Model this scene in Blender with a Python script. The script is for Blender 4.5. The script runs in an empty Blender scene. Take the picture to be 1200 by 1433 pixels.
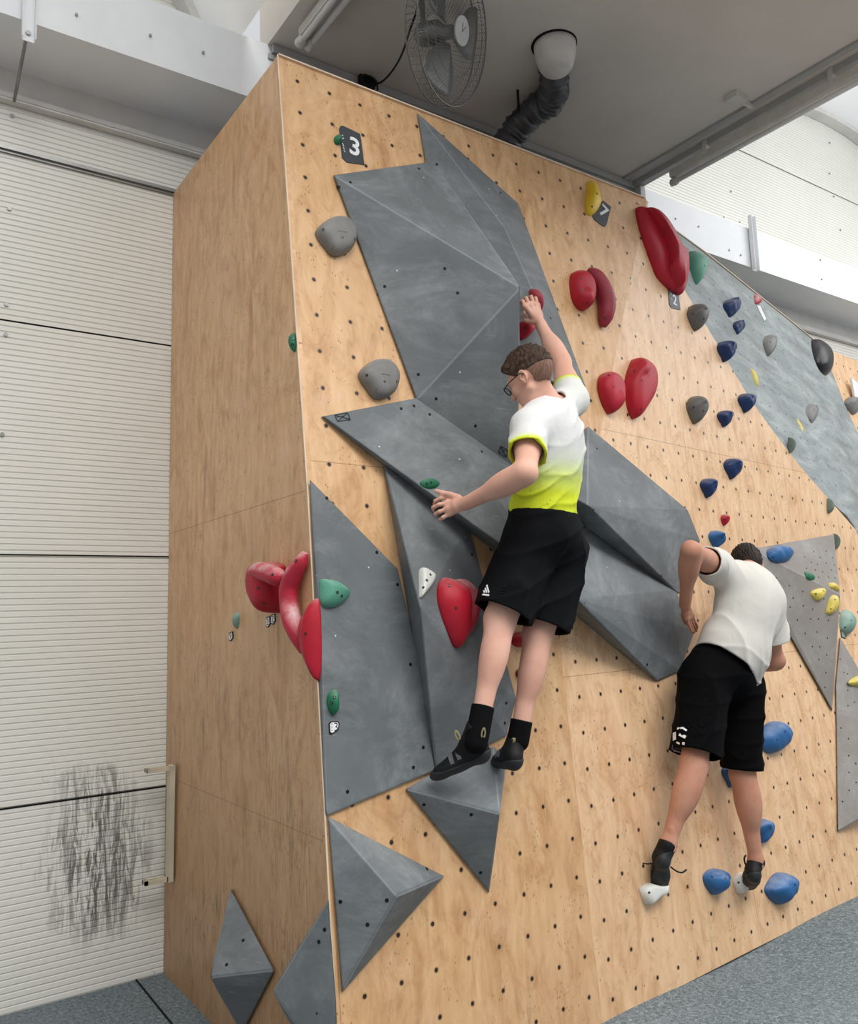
import bpy, bmesh, math, random
import numpy as np
from mathutils import Vector, Matrix
random.seed(7); np.random.seed(7)
S = bpy.context.scene
COL = S.collection
# ---------------------------------------------------------------- camera
FPX, CX, CY, EYE = 1187.0, 600.0, 716.5, 1.70
def cvec(px, py):
    return np.array([px - CX, -(py - CY), -FPX])
AX = cvec(2320, 806); AX /= np.linalg.norm(AX)
AY = cvec(-228, 894); AY -= AX * (AX @ AY); AY /= np.linalg.norm(AY)
AZ = np.cross(AX, AY)
ROT = np.array([AX, AY, AZ])
cam_data = bpy.data.cameras.new('camera')
cam = bpy.data.objects.new('camera', cam_data); COL.objects.link(cam)
M4 = Matrix.Identity(4)
for i in range(3):
    for j in range(3): M4[i][j] = float(ROT[i][j])
M4[2][3] = EYE
cam.matrix_world = M4
cam_data.sensor_fit = 'HORIZONTAL'; cam_data.sensor_width = 36.0
cam_data.lens = 36.0 * FPX / 1200.0
cam_data.clip_start = 0.05
S.camera = cam
# ---------------------------------------------------------------- world, sun, exposure
S.view_settings.view_transform = 'Standard'; S.view_settings.look = 'None'
S.view_settings.gamma = 1.0; S.view_settings.use_curve_mapping = False
S.view_settings.exposure = 0.0
W_ = bpy.data.worlds.new('daylight'); S.world = W_; W_.use_nodes = True
wn = W_.node_tree.nodes; wl = W_.node_tree.links
wn['Background'].inputs[0].default_value = (0.94, 0.965, 1.0, 1)
_tc = wn.new('ShaderNodeTexCoord'); _sx = wn.new('ShaderNodeSeparateXYZ'); _mr = wn.new('ShaderNodeMapRange')   # hall daylight: brighter overhead
wl.new(_tc.outputs['Generated'], _sx.inputs[0]); wl.new(_sx.outputs[2], _mr.inputs[0]); _mr.inputs[1].default_value = -.1; _mr.inputs[2].default_value = .8
_mr.inputs[3].default_value = .34; _mr.inputs[4].default_value = .80; wl.new(_mr.outputs[0], wn['Background'].inputs[1])
def area(name, loc, target, size, power, color=(1, 1, 1)):
    l = bpy.data.lights.new(name, 'AREA'); l.shape = 'RECTANGLE'; l.size, l.size_y = size; l.energy = power; l.color = color
    o = bpy.data.objects.new(name, l); COL.objects.link(o); o.location = loc
    o.rotation_euler = (Vector(target) - Vector(loc)).to_track_quat('-Z', 'Y').to_euler(); return o
area('skylight_roof', (2.6, -1.8, 7.8), (2.8, 3.2, 1.8), (8, 4), 800, (1.0, 0.985, 0.96))
area('skylight_right', (9.0, 0.8, 6.0), (4.0, 3.2, 2.0), (4, 4), 170, (0.97, 0.985, 1.0))

# ---------------------------------------------------------------- helpers
O_ = np.array([0, 0, EYE])
def ray(px, py):
    v = ROT @ cvec(px, py); return v / np.linalg.norm(v)
def lerp(a, b, t): return a + (b - a) * t
def hitp(p, p0, n):
    d = ray(*p); n = np.array(n, float); t = ((np.array(p0, float) - O_) @ n) / (d @ n); return O_ + d * t
def atx(p, x): return hitp(p, (x, 0, 0), (1, 0, 0))
def aty(p, y): return hitp(p, (0, y, 0), (0, 1, 0))
def atz(p, z): return hitp(p, (0, 0, z), (0, 0, 1))
def proj(P):
    P = (np.atleast_2d(P) - O_) @ ROT; return np.c_[CX + FPX * P[:, 0] / -P[:, 2], CY - FPX * P[:, 1] / -P[:, 2]]
def seam_x(z): return float(np.interp(z, [0, 1.6, 4.08], [2.68, 2.66, 3.80]))
def front(x, z):
    y0 = np.interp(z, [-.1, 2.18, 4.1], [2.604, 2.82, 3.068]) if z <= 4.1 else 3.068 + (z - 4.1) * .129
    s1 = lerp(.0785, .017, z / 4.1); xs = seam_x(z)
    y = y0 + s1 * (min(x, xs) - 1.42)
    if x > xs: y += (x - xs) * float(np.interp(z, [0, 1.9], [.0785, .15]))
    return float(y)
def W(px, py, d=0.0):
    """where the sight line through a point of the photo meets the front climbing wall, d metres proud of it"""
    r = ray(px, py); a, b = 0.5, 14.0
    for _ in range(50):
        m = (a + b) / 2; p = O_ + r * m
        if p[1] < front(p[0], p[2]) - d: a = m
        else: b = m
    return O_ + r * a
SIDE_P, SIDE_N = (1.401, 0, 0), (-1, 0, .0088)
def Sd(px, py, d=0.0): return hitp((px, py), (1.401 - d, 0, 0), SIDE_N)
def lin(c):
    return tuple(((x / 255) / 12.92 if x / 255 <= .04045 else ((x / 255 + .055) / 1.055) ** 2.4) for x in c) + (1.0,)
def V(a): return Vector([float(t) for t in a])

def mesh_obj(name, verts, faces, mat=None, parent=None, smooth=False):
    me = bpy.data.meshes.new(name); me.from_pydata([tuple(float(t) for t in v) for v in verts], [], faces); me.update()
    o = bpy.data.objects.new(name, me); COL.objects.link(o)
    if mat: me.materials.append(mat)
    if smooth: me.polygons.foreach_set('use_smooth', [True] * len(me.polygons))
    if parent: o.parent = parent
    return o
def bm_obj(name, bm, mat=None, parent=None, smooth=False):
    bmesh.ops.recalc_face_normals(bm, faces=bm.faces)
    me = bpy.data.meshes.new(name); bm.to_mesh(me); bm.free()
    o = bpy.data.objects.new(name, me); COL.objects.link(o)
    for m in (mat if isinstance(mat, (list, tuple)) else [mat]):
        if m: me.materials.append(m)
    if smooth: me.polygons.foreach_set('use_smooth', [True] * len(me.polygons))
    if parent: o.parent = parent
    return o
def empty(name, loc=(0, 0, 0)):
    o = bpy.data.objects.new(name, None); COL.objects.link(o); o.location = V(loc); o.empty_display_size = .05; return o
def keep(child, parent):
    """parent without moving: geometry is in world coordinates"""
    child.parent = parent; child.matrix_parent_inverse = Matrix.Translation(-parent.location)
def tag(o, label, cat=None, group=None, kind=None):
    if label: o['label'] = label
    if cat: o['category'] = cat
    if group: o['group'] = group
    if kind: o['kind'] = kind
    return o
def struct(o, label=None):
    o['kind'] = 'structure'
    if label: o['label'] = label
    return o
def bx(bm, lo, hi, mi=0):
    lo = np.minimum(lo, hi) if False else lo
    vs = [bm.verts.new((x, y, z)) for x in (lo[0], hi[0]) for y in (lo[1], hi[1]) for z in (lo[2], hi[2])]
    for f in ((0, 1, 3, 2), (4, 6, 7, 5), (0, 4, 5, 1), (2, 3, 7, 6), (0, 2, 6, 4), (1, 5, 7, 3)):
        bm.faces.new([vs[i] for i in f]).material_index = mi
    return vs
def obox(bm, a, b, u, w, h, mi=0):
    """bar from a to b; u = up hint; w,h cross section"""
    a, b = V(a), V(b); d = (b - a).normalized(); s = d.cross(V(u)).normalized(); t = s.cross(d)
    vs = []
    for p in (a, b):
        for i, j in ((-1, -1), (1, -1), (1, 1), (-1, 1)): vs.append(bm.verts.new(p + s * (i * w / 2) + t * (j * h / 2)))
    for f in ((3, 2, 1, 0), (4, 5, 6, 7), (0, 1, 5, 4), (1, 2, 6, 5), (2, 3, 7, 6), (3, 0, 4, 7)):
        bm.faces.new([vs[i] for i in f]).material_index = mi
def catmull(pts, n=6, closed=False):
    P = [np.array(p, float) for p in pts]; out = []; N = len(P)
    rng = range(N) if closed else range(N - 1)
    for i in rng:
        if closed: p0, p1, p2, p3 = P[(i - 1) % N], P[i], P[(i + 1) % N], P[(i + 2) % N]
        else: p0, p1, p2, p3 = P[max(i - 1, 0)], P[i], P[i + 1], P[min(i + 2, N - 1)]
        for k in range(n):
            t = k / n
            out.append(.5 * ((2 * p1) + (-p0 + p2) * t + (2 * p0 - 5 * p1 + 4 * p2 - p3) * t * t + (-p0 + 3 * p1 - 3 * p2 + p3) * t ** 3))
    if not closed: out.append(P[-1])
    return out
def tube(bm, pts, r, seg=8, cap=True, mi=0, flat=None):
    pts = [V(p) for p in pts]; n = len(pts); rr = r if isinstance(r, (list, tuple)) else [r] * n
    t0 = (pts[1] - pts[0]).normalized(); up = Vector((0, 0, 1)) if abs(t0.z) < .9 else Vector((1, 0, 0))
    u = t0.cross(up).normalized(); rings = []
    for i, p in enumerate(pts):
        t = (pts[min(i + 1, n - 1)] - pts[max(i - 1, 0)]).normalized()
        u = (u - t * u.dot(t)).normalized(); v = t.cross(u)
        fl = 1 if flat is None else flat
        rings.append([bm.verts.new(p + (u * math.cos(a) + v * math.sin(a) * fl) * rr[i]) for a in [2 * math.pi * k / seg for k in range(seg)]])
    for i in range(n - 1):
        for k in range(seg):
            bm.faces.new((rings[i][k], rings[i][(k + 1) % seg], rings[i + 1][(k + 1) % seg], rings[i + 1][k])).material_index = mi
    if cap:
        bm.faces.new(rings[0][::-1]).material_index = mi; bm.faces.new(rings[-1]).material_index = mi
def disc(bm, c, n, r, h, seg=12, mi=0):
    c, n = V(c), V(n).normalized(); tube(bm, [c, c + n * h], r, seg, True, mi)
def frame(n, up=(0, 0, 1)):
    n = V(n).normalized(); u = V(up); r = u.cross(n).normalized(); u = n.cross(r).normalized(); return r, u, n

# ---------------------------------------------------------------- materials
class NT:
    def __init__(s, name, rough=.6, spec=.3, metal=0.0):
        s.m = bpy.data.materials.new(name); s.m.use_nodes = True; s.t = s.m.node_tree; s.n = s.t.nodes; s.l = s.t.links
        s.b = s.n['Principled BSDF']; s.b.inputs['Roughness'].default_value = rough
        s.b.inputs['Specular IOR Level'].default_value = spec; s.b.inputs['Metallic'].default_value = metal
    def lk(s, a, b):
        if hasattr(a, 'is_linked') or isinstance(a, bpy.types.NodeSocket): s.l.new(a, b)
        else: b.default_value = a
    def co(s, kind='Object'): return s.n.new('ShaderNodeTexCoord').outputs[kind]
    def map(s, vec, sc=(1, 1, 1), rot=(0, 0, 0), loc=(0, 0, 0)):
        m = s.n.new('ShaderNodeMapping'); s.l.new(vec, m.inputs[0]); m.inputs['Scale'].default_value = sc
        m.inputs['Rotation'].default_value = rot; m.inputs['Location'].default_value = loc; return m.outputs[0]
    def noise(s, vec, sc, det=4, rough=.55, dist=0.0):
        m = s.n.new('ShaderNodeTexNoise'); s.l.new(vec, m.inputs['Vector']); m.inputs['Scale'].default_value = sc
        m.inputs['Detail'].default_value = det; m.inputs['Roughness'].default_value = rough; m.inputs['Distortion'].default_value = dist
        return m.outputs[0]
    def vor(s, vec, sc, feat='F1', out='Distance', rnd=1.0):
        m = s.n.new('ShaderNodeTexVoronoi'); m.feature = feat; s.l.new(vec, m.inputs['Vector']); m.inputs['Scale'].default_value = sc
        m.inputs['Randomness'].default_value = rnd; return m.outputs[out]
    def ramp(s, f, stops, interp='LINEAR'):
        m = s.n.new('ShaderNodeValToRGB'); s.lk(f, m.inputs[0]); e = m.color_ramp.elements; m.color_ramp.interpolation = interp
        while len(e) < len(stops): e.new(.5)
        for i, (p, c) in enumerate(stops):
            e[i].position = p; e[i].color = c if not isinstance(c, (int, float)) else (c, c, c, 1)
        return m.outputs[0]
    def mix(s, f, a, b, mode='MIX'):
        m = s.n.new('ShaderNodeMix'); m.data_type = 'RGBA'; m.blend_type = mode
        s.lk(f, m.inputs[0]); s.lk(a, m.inputs[6]); s.lk(b, m.inputs[7]); return m.outputs[2]
    def ma(s, op, a, b=0.0, c=None):
        m = s.n.new('ShaderNodeMath'); m.operation = op; s.lk(a, m.inputs[0]); s.lk(b, m.inputs[1])
        if c is not None: s.lk(c, m.inputs[2])
        return m.outputs[0]
    def sep(s, v):
        m = s.n.new('ShaderNodeSeparateXYZ'); s.l.new(v, m.inputs[0]); return m.outputs
    def comb(s, x, y, z):
        m = s.n.new('ShaderNodeCombineXYZ')
        for i, a in enumerate((x, y, z)): s.lk(a, m.inputs[i])
        return m.outputs[0]
    def bump(s, h, st=.3, d=.01):
        m = s.n.new('ShaderNodeBump'); s.lk(h, m.inputs['Height']); m.inputs['Strength'].default_value = st; m.inputs['Distance'].default_value = d
        s.l.new(m.outputs[0], s.b.inputs['Normal']); return m
    def col(s, c): s.lk(c, s.b.inputs['Base Color'])

def simple(name, rgb, rough=.5, spec=.35, metal=0.0, var=.12, sc=6, bump=0.0, bsc=120):
    t = NT(name, rough, spec, metal); c = lin(rgb); co = t.co()
    n = t.noise(co, sc, 5, .6)
    lo = tuple(x * (1 - var) for x in c[:3]) + (1,); hi = tuple(min(1, x * (1 + var)) for x in c[:3]) + (1,)
    t.col(t.ramp(n, [(.3, lo), (.7, hi)]))
    if bump: t.bump(t.noise(co, bsc, 3), bump, .004)
    return t.m

def plywood(name, light, mid, dark, holes=True, scuff=0.0, pitch=.156, stag=False, joints=()):
    t = NT(name, .42, .4); uv = t.co('UV'); x, y, z = t.sep(uv)
    grain = t.noise(t.map(uv, (4.2, 1.5, 1)), 2.4, 9, .66, 1.1)
    blot = t.noise(t.map(uv, (2.2, 1.3, 1)), 1.5, 4, .6, 1.1)
    c = t.ramp(grain, [(.28, lin(dark)), (.47, lin(mid)), (.66, lin(light))])
    c = t.mix(t.ramp(blot, [(.38, 0.0), (.66, .6)]), c, lin(light))
    # rotary-cut figure: long wavering ellipses
    wv = t.n.new('ShaderNodeTexWave'); t.l.new(t.map(uv, (1.6, .55, 1)), wv.inputs['Vector']); wv.inputs['Scale'].default_value = 3.0
    wv.inputs['Distortion'].default_value = 9; wv.inputs['Detail'].default_value = 3; wv.inputs['Detail Scale'].default_value = 1.2
    c = t.mix(t.ma('MULTIPLY', wv.outputs[1], .12), c, lin(dark))
    # brown handling stains and paler sanded patches
    st1 = t.ramp(t.noise(t.map(uv, (3.4, 2.2, 1), loc=(3, 7, 0)), 2.4, 8, .74, 1.6), [(.5, 0.0), (.68, .5)])
    c = t.mix(st1, c, lin((176, 124, 80)))
    kn = t.ramp(t.vor(t.map(uv, (1.6, 1.0, 1)), 2.1), [(.0, .75), (.09, 0.0)]); c = t.mix(t.ma('MULTIPLY', kn, t.ramp(t.noise(uv, 22, 4), [(.35, .2), (.65, 1.0)])), c, lin((150, 100, 62)))
    # small dark flecks
    fl = t.vor(t.map(uv, (60, 34, 1)), 1.0); msk = t.noise(uv, 5, 2)
    f2 = t.ma('MULTIPLY', t.ma('LESS_THAN', fl, .17), t.ma('GREATER_THAN', msk, .54))
    c = t.mix(t.ma('MULTIPLY', f2, .6), c, lin((112, 74, 44)))
    # chalky pale clouds
    ck = t.ramp(t.noise(uv, 3.1, 5, .7), [(.55, 0.0), (.8, .28)])
    c = t.mix(ck, c, lin((236, 214, 190)))
    if scuff:
        zf = t.ramp(t.ma('DIVIDE', y, 2.4), [(0, 1.0), (1, 0.0)])
        c = t.mix(t.ma('MULTIPLY', zf, .62 * scuff), c, lin((142, 104, 72)))
        s1 = t.noise(t.map(uv, (34, 3.0, 1), (0, 0, .25)), 1.0, 6, .7, 1.2)
        s2 = t.noise(t.map(uv, (26, 4.0, 1), (0, 0, -.35)), 1.3, 6, .7, 1.4)
        st = t.ma('MAXIMUM', t.ramp(s1, [(.54, 0.0), (.62, 1.0)]), t.ramp(s2, [(.56, 0.0), (.63, 1.0)]))
        pm = t.ramp(t.noise(uv, 1.8, 3), [(.42, 0.0), (.6, 1.0)])
        st = t.ma('MULTIPLY', t.ma('MULTIPLY', st, pm), t.ramp(t.ma('DIVIDE', y, 1.8), [(0, 1.0), (.75, .5), (1, 0.0)]))
        c = t.mix(t.ma('MULTIPLY', st, .8 * scuff), c, lin((58, 44, 34)))
        # streaks rubbed off by shoes
        ln = t.noise(t.map(uv, (9, .9, 1), (0, 0, .1)), 1.7, 3, .5, .6)
        c = t.mix(t.ma('MULTIPLY', t.ramp(ln, [(.6, 0.0), (.75, .35 * scuff)]), 1.0), c, lin((120, 82, 54)))
    h = None
    if holes:
        fx = t.ma('SUBTRACT', t.ma('FRACT', t.ma('DIVIDE', x, pitch)), .5); fy = t.ma('SUBTRACT', t.ma('FRACT', t.ma('DIVIDE', y, pitch)), .5)
        r = t.ma('SQRT', t.ma('ADD', t.ma('MULTIPLY', fx, fx), t.ma('MULTIPLY', fy, fy)))
        h = t.ma('LESS_THAN', r, .0078 / pitch); ring = t.ma('LESS_THAN', r, .0118 / pitch)
        c = t.mix(t.ma('MULTIPLY', ring, .45), c, lin((120, 84, 56))); c = t.mix(h, c, lin((38, 30, 26)))
    for ax, v0 in joints:
        jm = t.ma('LESS_THAN', t.ma('ABSOLUTE', t.ma('SUBTRACT', (x, y)[ax], v0)), .0016)
        c = t.mix(t.ma('MULTIPLY', jm, .6), c, lin((128, 92, 62)))
    t.col(c)
    hh = t.noise(t.map(uv, (8, 1.4, 1)), 6, 5)
    if h is not None: hh = t.ma('SUBTRACT', hh, h)
    t.bump(hh, .25, .004)
    return t.m
M = {}
M['ply_front'] = plywood('birch_plywood_front', (232, 192, 147), (215, 170, 122), (186, 138, 95), True, .32, .156, joints=((1, 2.27),))
M['ply_angle'] = plywood('birch_plywood_angled', (244, 208, 168), (230, 188, 145), (204, 156, 112), True, .25, .156, joints=((1, 1.42), (1, 2.62), (0, 1.25), (0, 2.5)))
M['ply_side'] = plywood('birch_plywood_side', (234, 192, 148), (216, 170, 124), (188, 140, 98), False, 1.0, joints=((1, 2.19), (1, .95)))
M['ply_edge'] = simple('plywood_edge_strip', (226, 205, 180), .5, .3)

def cladding():
    t = NT('cream_insulated_cladding', .38, .45); co = t.co(); x, y, z = t.sep(co)
    n = t.noise(co, 1.2, 4); c = t.ramp(n, [(.3, lin((232, 231, 222))), (.7, lin((240, 239, 232)))])
    # black rubber scuff marks left by shoes near the floor
    s1 = t.noise(t.map(co, (26, 1, 3.2), (0, .22, 0)), 1.0, 7, .72, .9)
    s2 = t.noise(t.map(co, (34, 1, 3.6), (0, -.16, 0)), 1.0, 7, .72, .9)
    st = t.ma('MAXIMUM', t.ramp(s1, [(.47, 0.0), (.57, 1.0)]), t.ramp(s2, [(.5, 0.0), (.6, 1.0)]))
    dx = t.ma('DIVIDE', t.ma('SUBTRACT', x, 1.085), .27); dz = t.ma('DIVIDE', t.ma('SUBTRACT', z, .62), .48)
    rr = t.ma('ADD', t.ma('MULTIPLY', dx, dx), t.ma('MULTIPLY', dz, dz))
    wob = t.ma('ADD', rr, t.ma('MULTIPLY', t.ma('SUBTRACT', t.noise(co, 6, 3), .5), 1.4))
    msk = t.ramp(wob, [(.1, 1.0), (.55, .65), (1.0, 0.0)])
    c = t.mix(t.ma('MULTIPLY', t.ma('MULTIPLY', st, msk), .85), c, lin((52, 50, 50)))
    far = t.ramp(t.noise(t.map(co, (14, 1, 5), (0, .5, 0)), 1.2, 5, .7, 1.2), [(.66, 0.0), (.7, 1.0)])
    c = t.mix(t.ma('MULTIPLY', t.ma('MULTIPLY', far, t.ramp(t.ma('DIVIDE', z, 1.2), [(.5, .6), (1, 0.0)])), .6), c, lin((70, 68, 66)))
    # greyer tone along the grooves
    g = t.ma('FRACT', t.ma('DIVIDE', z, .0290)); gm = t.ma('LESS_THAN', g, .17)
    c = t.mix(t.ma('MULTIPLY', gm, .34), c, lin((128, 126, 118)))
    t.col(c); return t.m
M['clad'] = cladding()
M['white'] = simple('white_painted_steel', (236, 238, 240), .4, .4, var=.04, sc=3)
M['white_dirty'] = simple('dusty_white_steel', (214, 212, 208), .5, .3, var=.1, sc=4)
M['slab'] = simple('grey_painted_ceiling', (224, 217, 208), .7, .15, var=.06, sc=1.5)
M['gap'] = simple('black_panel_joint', (30, 30, 30), .8, .1)
M['steel'] = simple('galvanised_steel', (150, 150, 148), .35, .5, .7)
M['grey_trim'] = simple('grey_trunking', (178, 178, 176), .5, .35, var=.07)
M['black'] = simple('black_rubber', (22, 22, 23), .55, .3)
M['duct'] = simple('dark_flexible_duct', (84, 85, 88), .36, .5, .25, var=.25, sc=14)
M['holebl'] = simple('dark_bolt_socket', (26, 26, 28), .5, .3, .3)
M['bolt'] = simple('bolt_steel', (120, 120, 122), .35, .5, .8)

def volume_mat(name, base, base2, dots=True, rough=.62):
    t = NT(name, rough, .3); co = t.co()
    n = t.noise(co, 3.2, 6, .62); c = t.ramp(n, [(.3, lin(base)), (.7, lin(base2))])
    # smeared climbing chalk
    ch = t.noise(t.map(co, (1, 1, 1.6), (.3, .2, .4)), 2.3, 9, .74, .7)
    ch2 = t.noise(co, 16, 5, .7)
    c = t.mix(t.ma('MULTIPLY', t.ramp(ch, [(.46, 0.0), (.74, .55)]), t.ramp(ch2, [(.3, .3), (.75, 1.0)])), c, lin((188, 192, 194)))
    sc = t.noise(t.map(co, (6, 6, 60), (.6, .9, .2)), 1.0, 3, .6, .5)
    c = t.mix(t.ma('MULTIPLY', t.ramp(sc, [(.68, 0.0), (.74, .35)]), t.ramp(t.noise(co, 2.5, 2), [(.45, 0.0), (.6, 1.0)])), c, lin((200, 203, 205)))
    if dots:
        v = t.vor(co, 8.0); c = t.mix(t.ma('MULTIPLY', t.ma('LESS_THAN', v, .032), .8), c, lin((222, 224, 226)))
        v2 = t.vor(t.map(co, loc=(3, 1, 2)), 6.0); c = t.mix(t.ma('LESS_THAN', v2, .026), c, lin((36, 38, 40)))
    t.col(c); bp = t.bump(t.noise(co, 260, 2), .12, .002)
    bv = t.n.new('ShaderNodeBevel'); bv.samples = 4; bv.inputs[0].default_value = .012; t.l.new(bv.outputs[0], bp.inputs['Normal']); return t.m
M['vol'] = volume_mat('grey_grit_paint', (98, 103, 105), (115, 120, 122))
M['vol_edge'] = volume_mat('chalk_worn_edge', (120, 126, 130), (138, 143, 147), False)
M['vol_warm'] = volume_mat('warm_grey_grit_paint', (132, 126, 120), (148, 142, 136))
M['vol_warm_edge'] = volume_mat('warm_worn_edge', (150, 145, 139), (166, 161, 155), False)
M['panel_grey'] = None
def hold_mat(name, rgb, chalk=.45, rough=.5, up=.35):
    t = NT(name, rough, .4); co = t.co(); c = lin(rgb); n = t.noise(co, 9, 4)
    cc = t.ramp(n, [(.3, tuple(x * .85 for x in c[:3]) + (1,)), (.7, tuple(min(1, x * 1.12) for x in c[:3]) + (1,))])
    g = t.n.new('ShaderNodeNewGeometry'); nz = t.sep(g.outputs['Normal'])[2]
    ck = t.ma('MULTIPLY', t.ramp(nz, [(.45, 0.0), (.95, 1.0)] if chalk < .9 else [(-.2, .0), (.45, .9)]), t.ramp(t.noise(co, 12, 6, .7), [(.36, 0.0), (.72, 1.0)]))
    cc = t.mix(t.ma('MULTIPLY', ck, chalk), cc, lin((228, 220, 216)))
    t.col(cc); t.bump(t.noise(co, 180, 3), .22, .003); return t.m
M['red'] = hold_mat('red_resin', (178, 22, 44)); M['red_chalk'] = hold_mat('chalked_red_resin', (184, 40, 60), .95)
M['red_dark'] = hold_mat('greyed_red_resin', (150, 44, 58), .5)
M['blue'] = hold_mat('blue_resin', (44, 98, 152), .35); M['navy'] = hold_mat('navy_resin', (26, 52, 100), .3)
M['greyh'] = hold_mat('grey_resin', (128, 127, 124), .35); M['greyd'] = hold_mat('dark_grey_resin', (104, 101, 98), .2)
M['green'] = hold_mat('sea_green_resin', (92, 158, 134), .4); M['green_dark'] = hold_mat('bottle_green_resin', (34, 112, 78), .3)
M['yellow'] = hold_mat('yellow_resin', (226, 186, 40), .4); M['yellow_pale'] = hold_mat('pale_yellow_resin', (218, 198, 92), .5)
M['whiteh'] = hold_mat('white_resin', (218, 218, 212), .3); M['blackh'] = hold_mat('black_resin', (24, 24, 26), .2, .28)
M['greengrey'] = hold_mat('grey_green_resin', (104, 118, 108), .3); M['teal'] = hold_mat('pale_teal_resin', (128, 156, 144), .4)
M['tagp'] = simple('charcoal_tag', (66, 70, 74), .45, .35); M['tagw'] = simple('white_print', (236, 236, 236), .5, .2, var=.02)
M['tagb'] = simple('black_print', (34, 34, 34), .5, .2)
M['logo'] = simple('dark_logo_print', (52, 56, 60), .6, .2)

# ---------------------------------------------------------------- floor
def mat_carpet():
    t = NT('grey_green_carpet', .95, .08); co = t.co()
    a = t.noise(co, 55, 6, .8); b = t.noise(co, 170, 3, .7); m = t.ma('ADD', t.ma('MULTIPLY', a, .6), t.ma('MULTIPLY', b, .4))
    c = t.ramp(m, [(.38, lin((66, 76, 80))), (.5, lin((108, 118, 122))), (.62, lin((158, 167, 168)))])
    big = t.noise(co, 1.3, 3); c = t.mix(t.ramp(big, [(.45, 0.0), (.7, .25)]), c, lin((136, 143, 146)))
    t.col(c); t.bump(m, .5, .006); return t.m
M['carpet'] = mat_carpet()
def rumple(x, y):
    a = x * .8 + y * .6
    return (.007 * math.sin(a * 5.0 + math.sin(y * 3) * .8) + .006 * math.sin(x * 3.1 - y * 7.3 + .6)) if x > 2.4 else 0.0
NX, NY = 120, 90
X0, X1, Y0, Y1 = -1.5, 8.6, -1.0, 4.50
vs = [(lerp(X0, X1, i / NX), lerp(Y0, Y1, j / NY), rumple(lerp(X0, X1, i / NX), lerp(Y0, Y1, j / NY))) for j in range(NY + 1) for i in range(NX + 1)]
fs = [(j * (NX + 1) + i, j * (NX + 1) + i + 1, (j + 1) * (NX + 1) + i + 1, (j + 1) * (NX + 1) + i) for j in range(NY) for i in range(NX)]
struct(mesh_obj('floor', vs, fs, M['carpet'], smooth=True), 'grey speckled carpeted crash mat floor')
# mat joint on the left
bm = bmesh.new(); a, b = atz((187, 1367), .002), atz((246, 1440), .002); obox(bm, a, b, (0, 0, 1), .007, .006)
struct(bm_obj('trim_1', bm, M['gap']), 'dark joint line between two crash mats')
# ---------------------------------------------------------------- back wall of corrugated cladding, with arched bays
YC = 4.451
BAYS = ((-1.15, 3.0, 3.79), (8.45, 4.5, 2.29))
def bay_top(x):
    for c, R, zc in BAYS:
        if abs(x - c) < R and zc + math.sqrt(R * R - (x - c) ** 2) > 4.9: return zc + math.sqrt(R * R - (x - c) ** 2)
    return 4.9
def add_strip(bm, x0, x1, z0, z1, y):
    vs = [bm.verts.new(p) for p in ((x0, y, z0), (x1, y, z0), (x1, y, z1), (x0, y, z1))]; bm.faces.new(vs)
bm = bmesh.new()
prof = []; pitch = .0290; z = 0.0
seams = [.897, 2.07, 3.222]
while z < 6.85:
    d = .0 if not any(abs(z - s) < pitch / 2 for s in seams) else .006
    prof += [(z, .003 + d), (z + .0045, .003 + d), (z + .007, 0.0), (z + pitch - .0022, 0.0)]
    z += pitch
prev = None
for x0, x1 in [(-2.5, 1.6), (1.6, 4.86)] + [(4.86 + i * .36, 4.86 + (i + 1) * .36) for i in range(20)]:
    top = 6.9 if x1 <= 1.6 else (5.0 if x1 <= 4.9 else min(bay_top(x0 + .001), bay_top(x1 - .001)) + .05)
    rows = [(zz, dd) for zz, dd in prof if zz < top]
    L = [bm.verts.new((x0, YC + dd, zz)) for zz, dd in rows]; R = [bm.verts.new((x1, YC + dd, zz)) for zz, dd in rows]
    for i in range(len(L) - 1): bm.faces.new((L[i], R[i], R[i + 1], L[i + 1]))
bw = struct(bm_obj('wall_back', bm, M['clad']), 'cream corrugated insulated wall cladding')
# dark joints between cladding panels + upper fascia strip, rails
bm = bmesh.new()
for s in (.897, 2.07, 3.222): bx(bm, (-2.5, YC - .001, s - .0035), (11.2, YC + .004, s + .0035))
bx(bm, (5.9, YC - .001, 5.99), (11.2, YC + .004, 5.998))
struct(bm_obj('trim_2', bm, M['gap']), 'dark horizontal joints between cladding panels')
bm = bmesh.new()
bx(bm, (-2.5, YC - .012, 4.40), (11, YC - .001, 4.536)); bx(bm, (-2.5, YC - .035, 4.372), (11, YC - .001, 4.398)); bx(bm, (-2.5, YC - .05, 4.35), (11, YC - .001, 4.360))
struct(bm_obj('trim_3', bm, M['white_dirty']), 'dusty flashing strip above the cladding')
bm = bmesh.new()
bx(bm, (-2.5, YC - .03, 4.098), (1.7, YC - .001, 4.116)); bx(bm, (-2.5, YC - .015, 4.086), (1.7, YC - .001, 4.098))
struct(bm_obj('trim_4', bm, M['steel']), 'thin steel rail across the cladding')
bm = bmesh.new(); bx(bm, (-2.5, 4.02, 4.536), (11.2, YC - .001, 4.885)); bmesh.ops.bevel(bm, geom=bm.edges[:], offset=.006, segments=2)
struct(bm_obj('trim_5', bm, M['white']), 'white steel box beam along the wall')
# small screw heads on cladding
def screw_heads(pts, name, lab, y=YC):
    bm = bmesh.new()
    for p in pts:
        q = aty(p, y - .004); disc(bm, q, (0, -1, 0), .010, .006, 10)
    o = bm_obj(name, bm, M['steel']); struct(o, lab)
screw_heads([(17, 162), (13, 292), (9, 426), (8, 468), (3, 608), (1160, 243), (1166, 275), (1175, 322), (1022, 268), (1160, 200)], 'trim_6', 'screw heads fixing the cladding')
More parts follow.
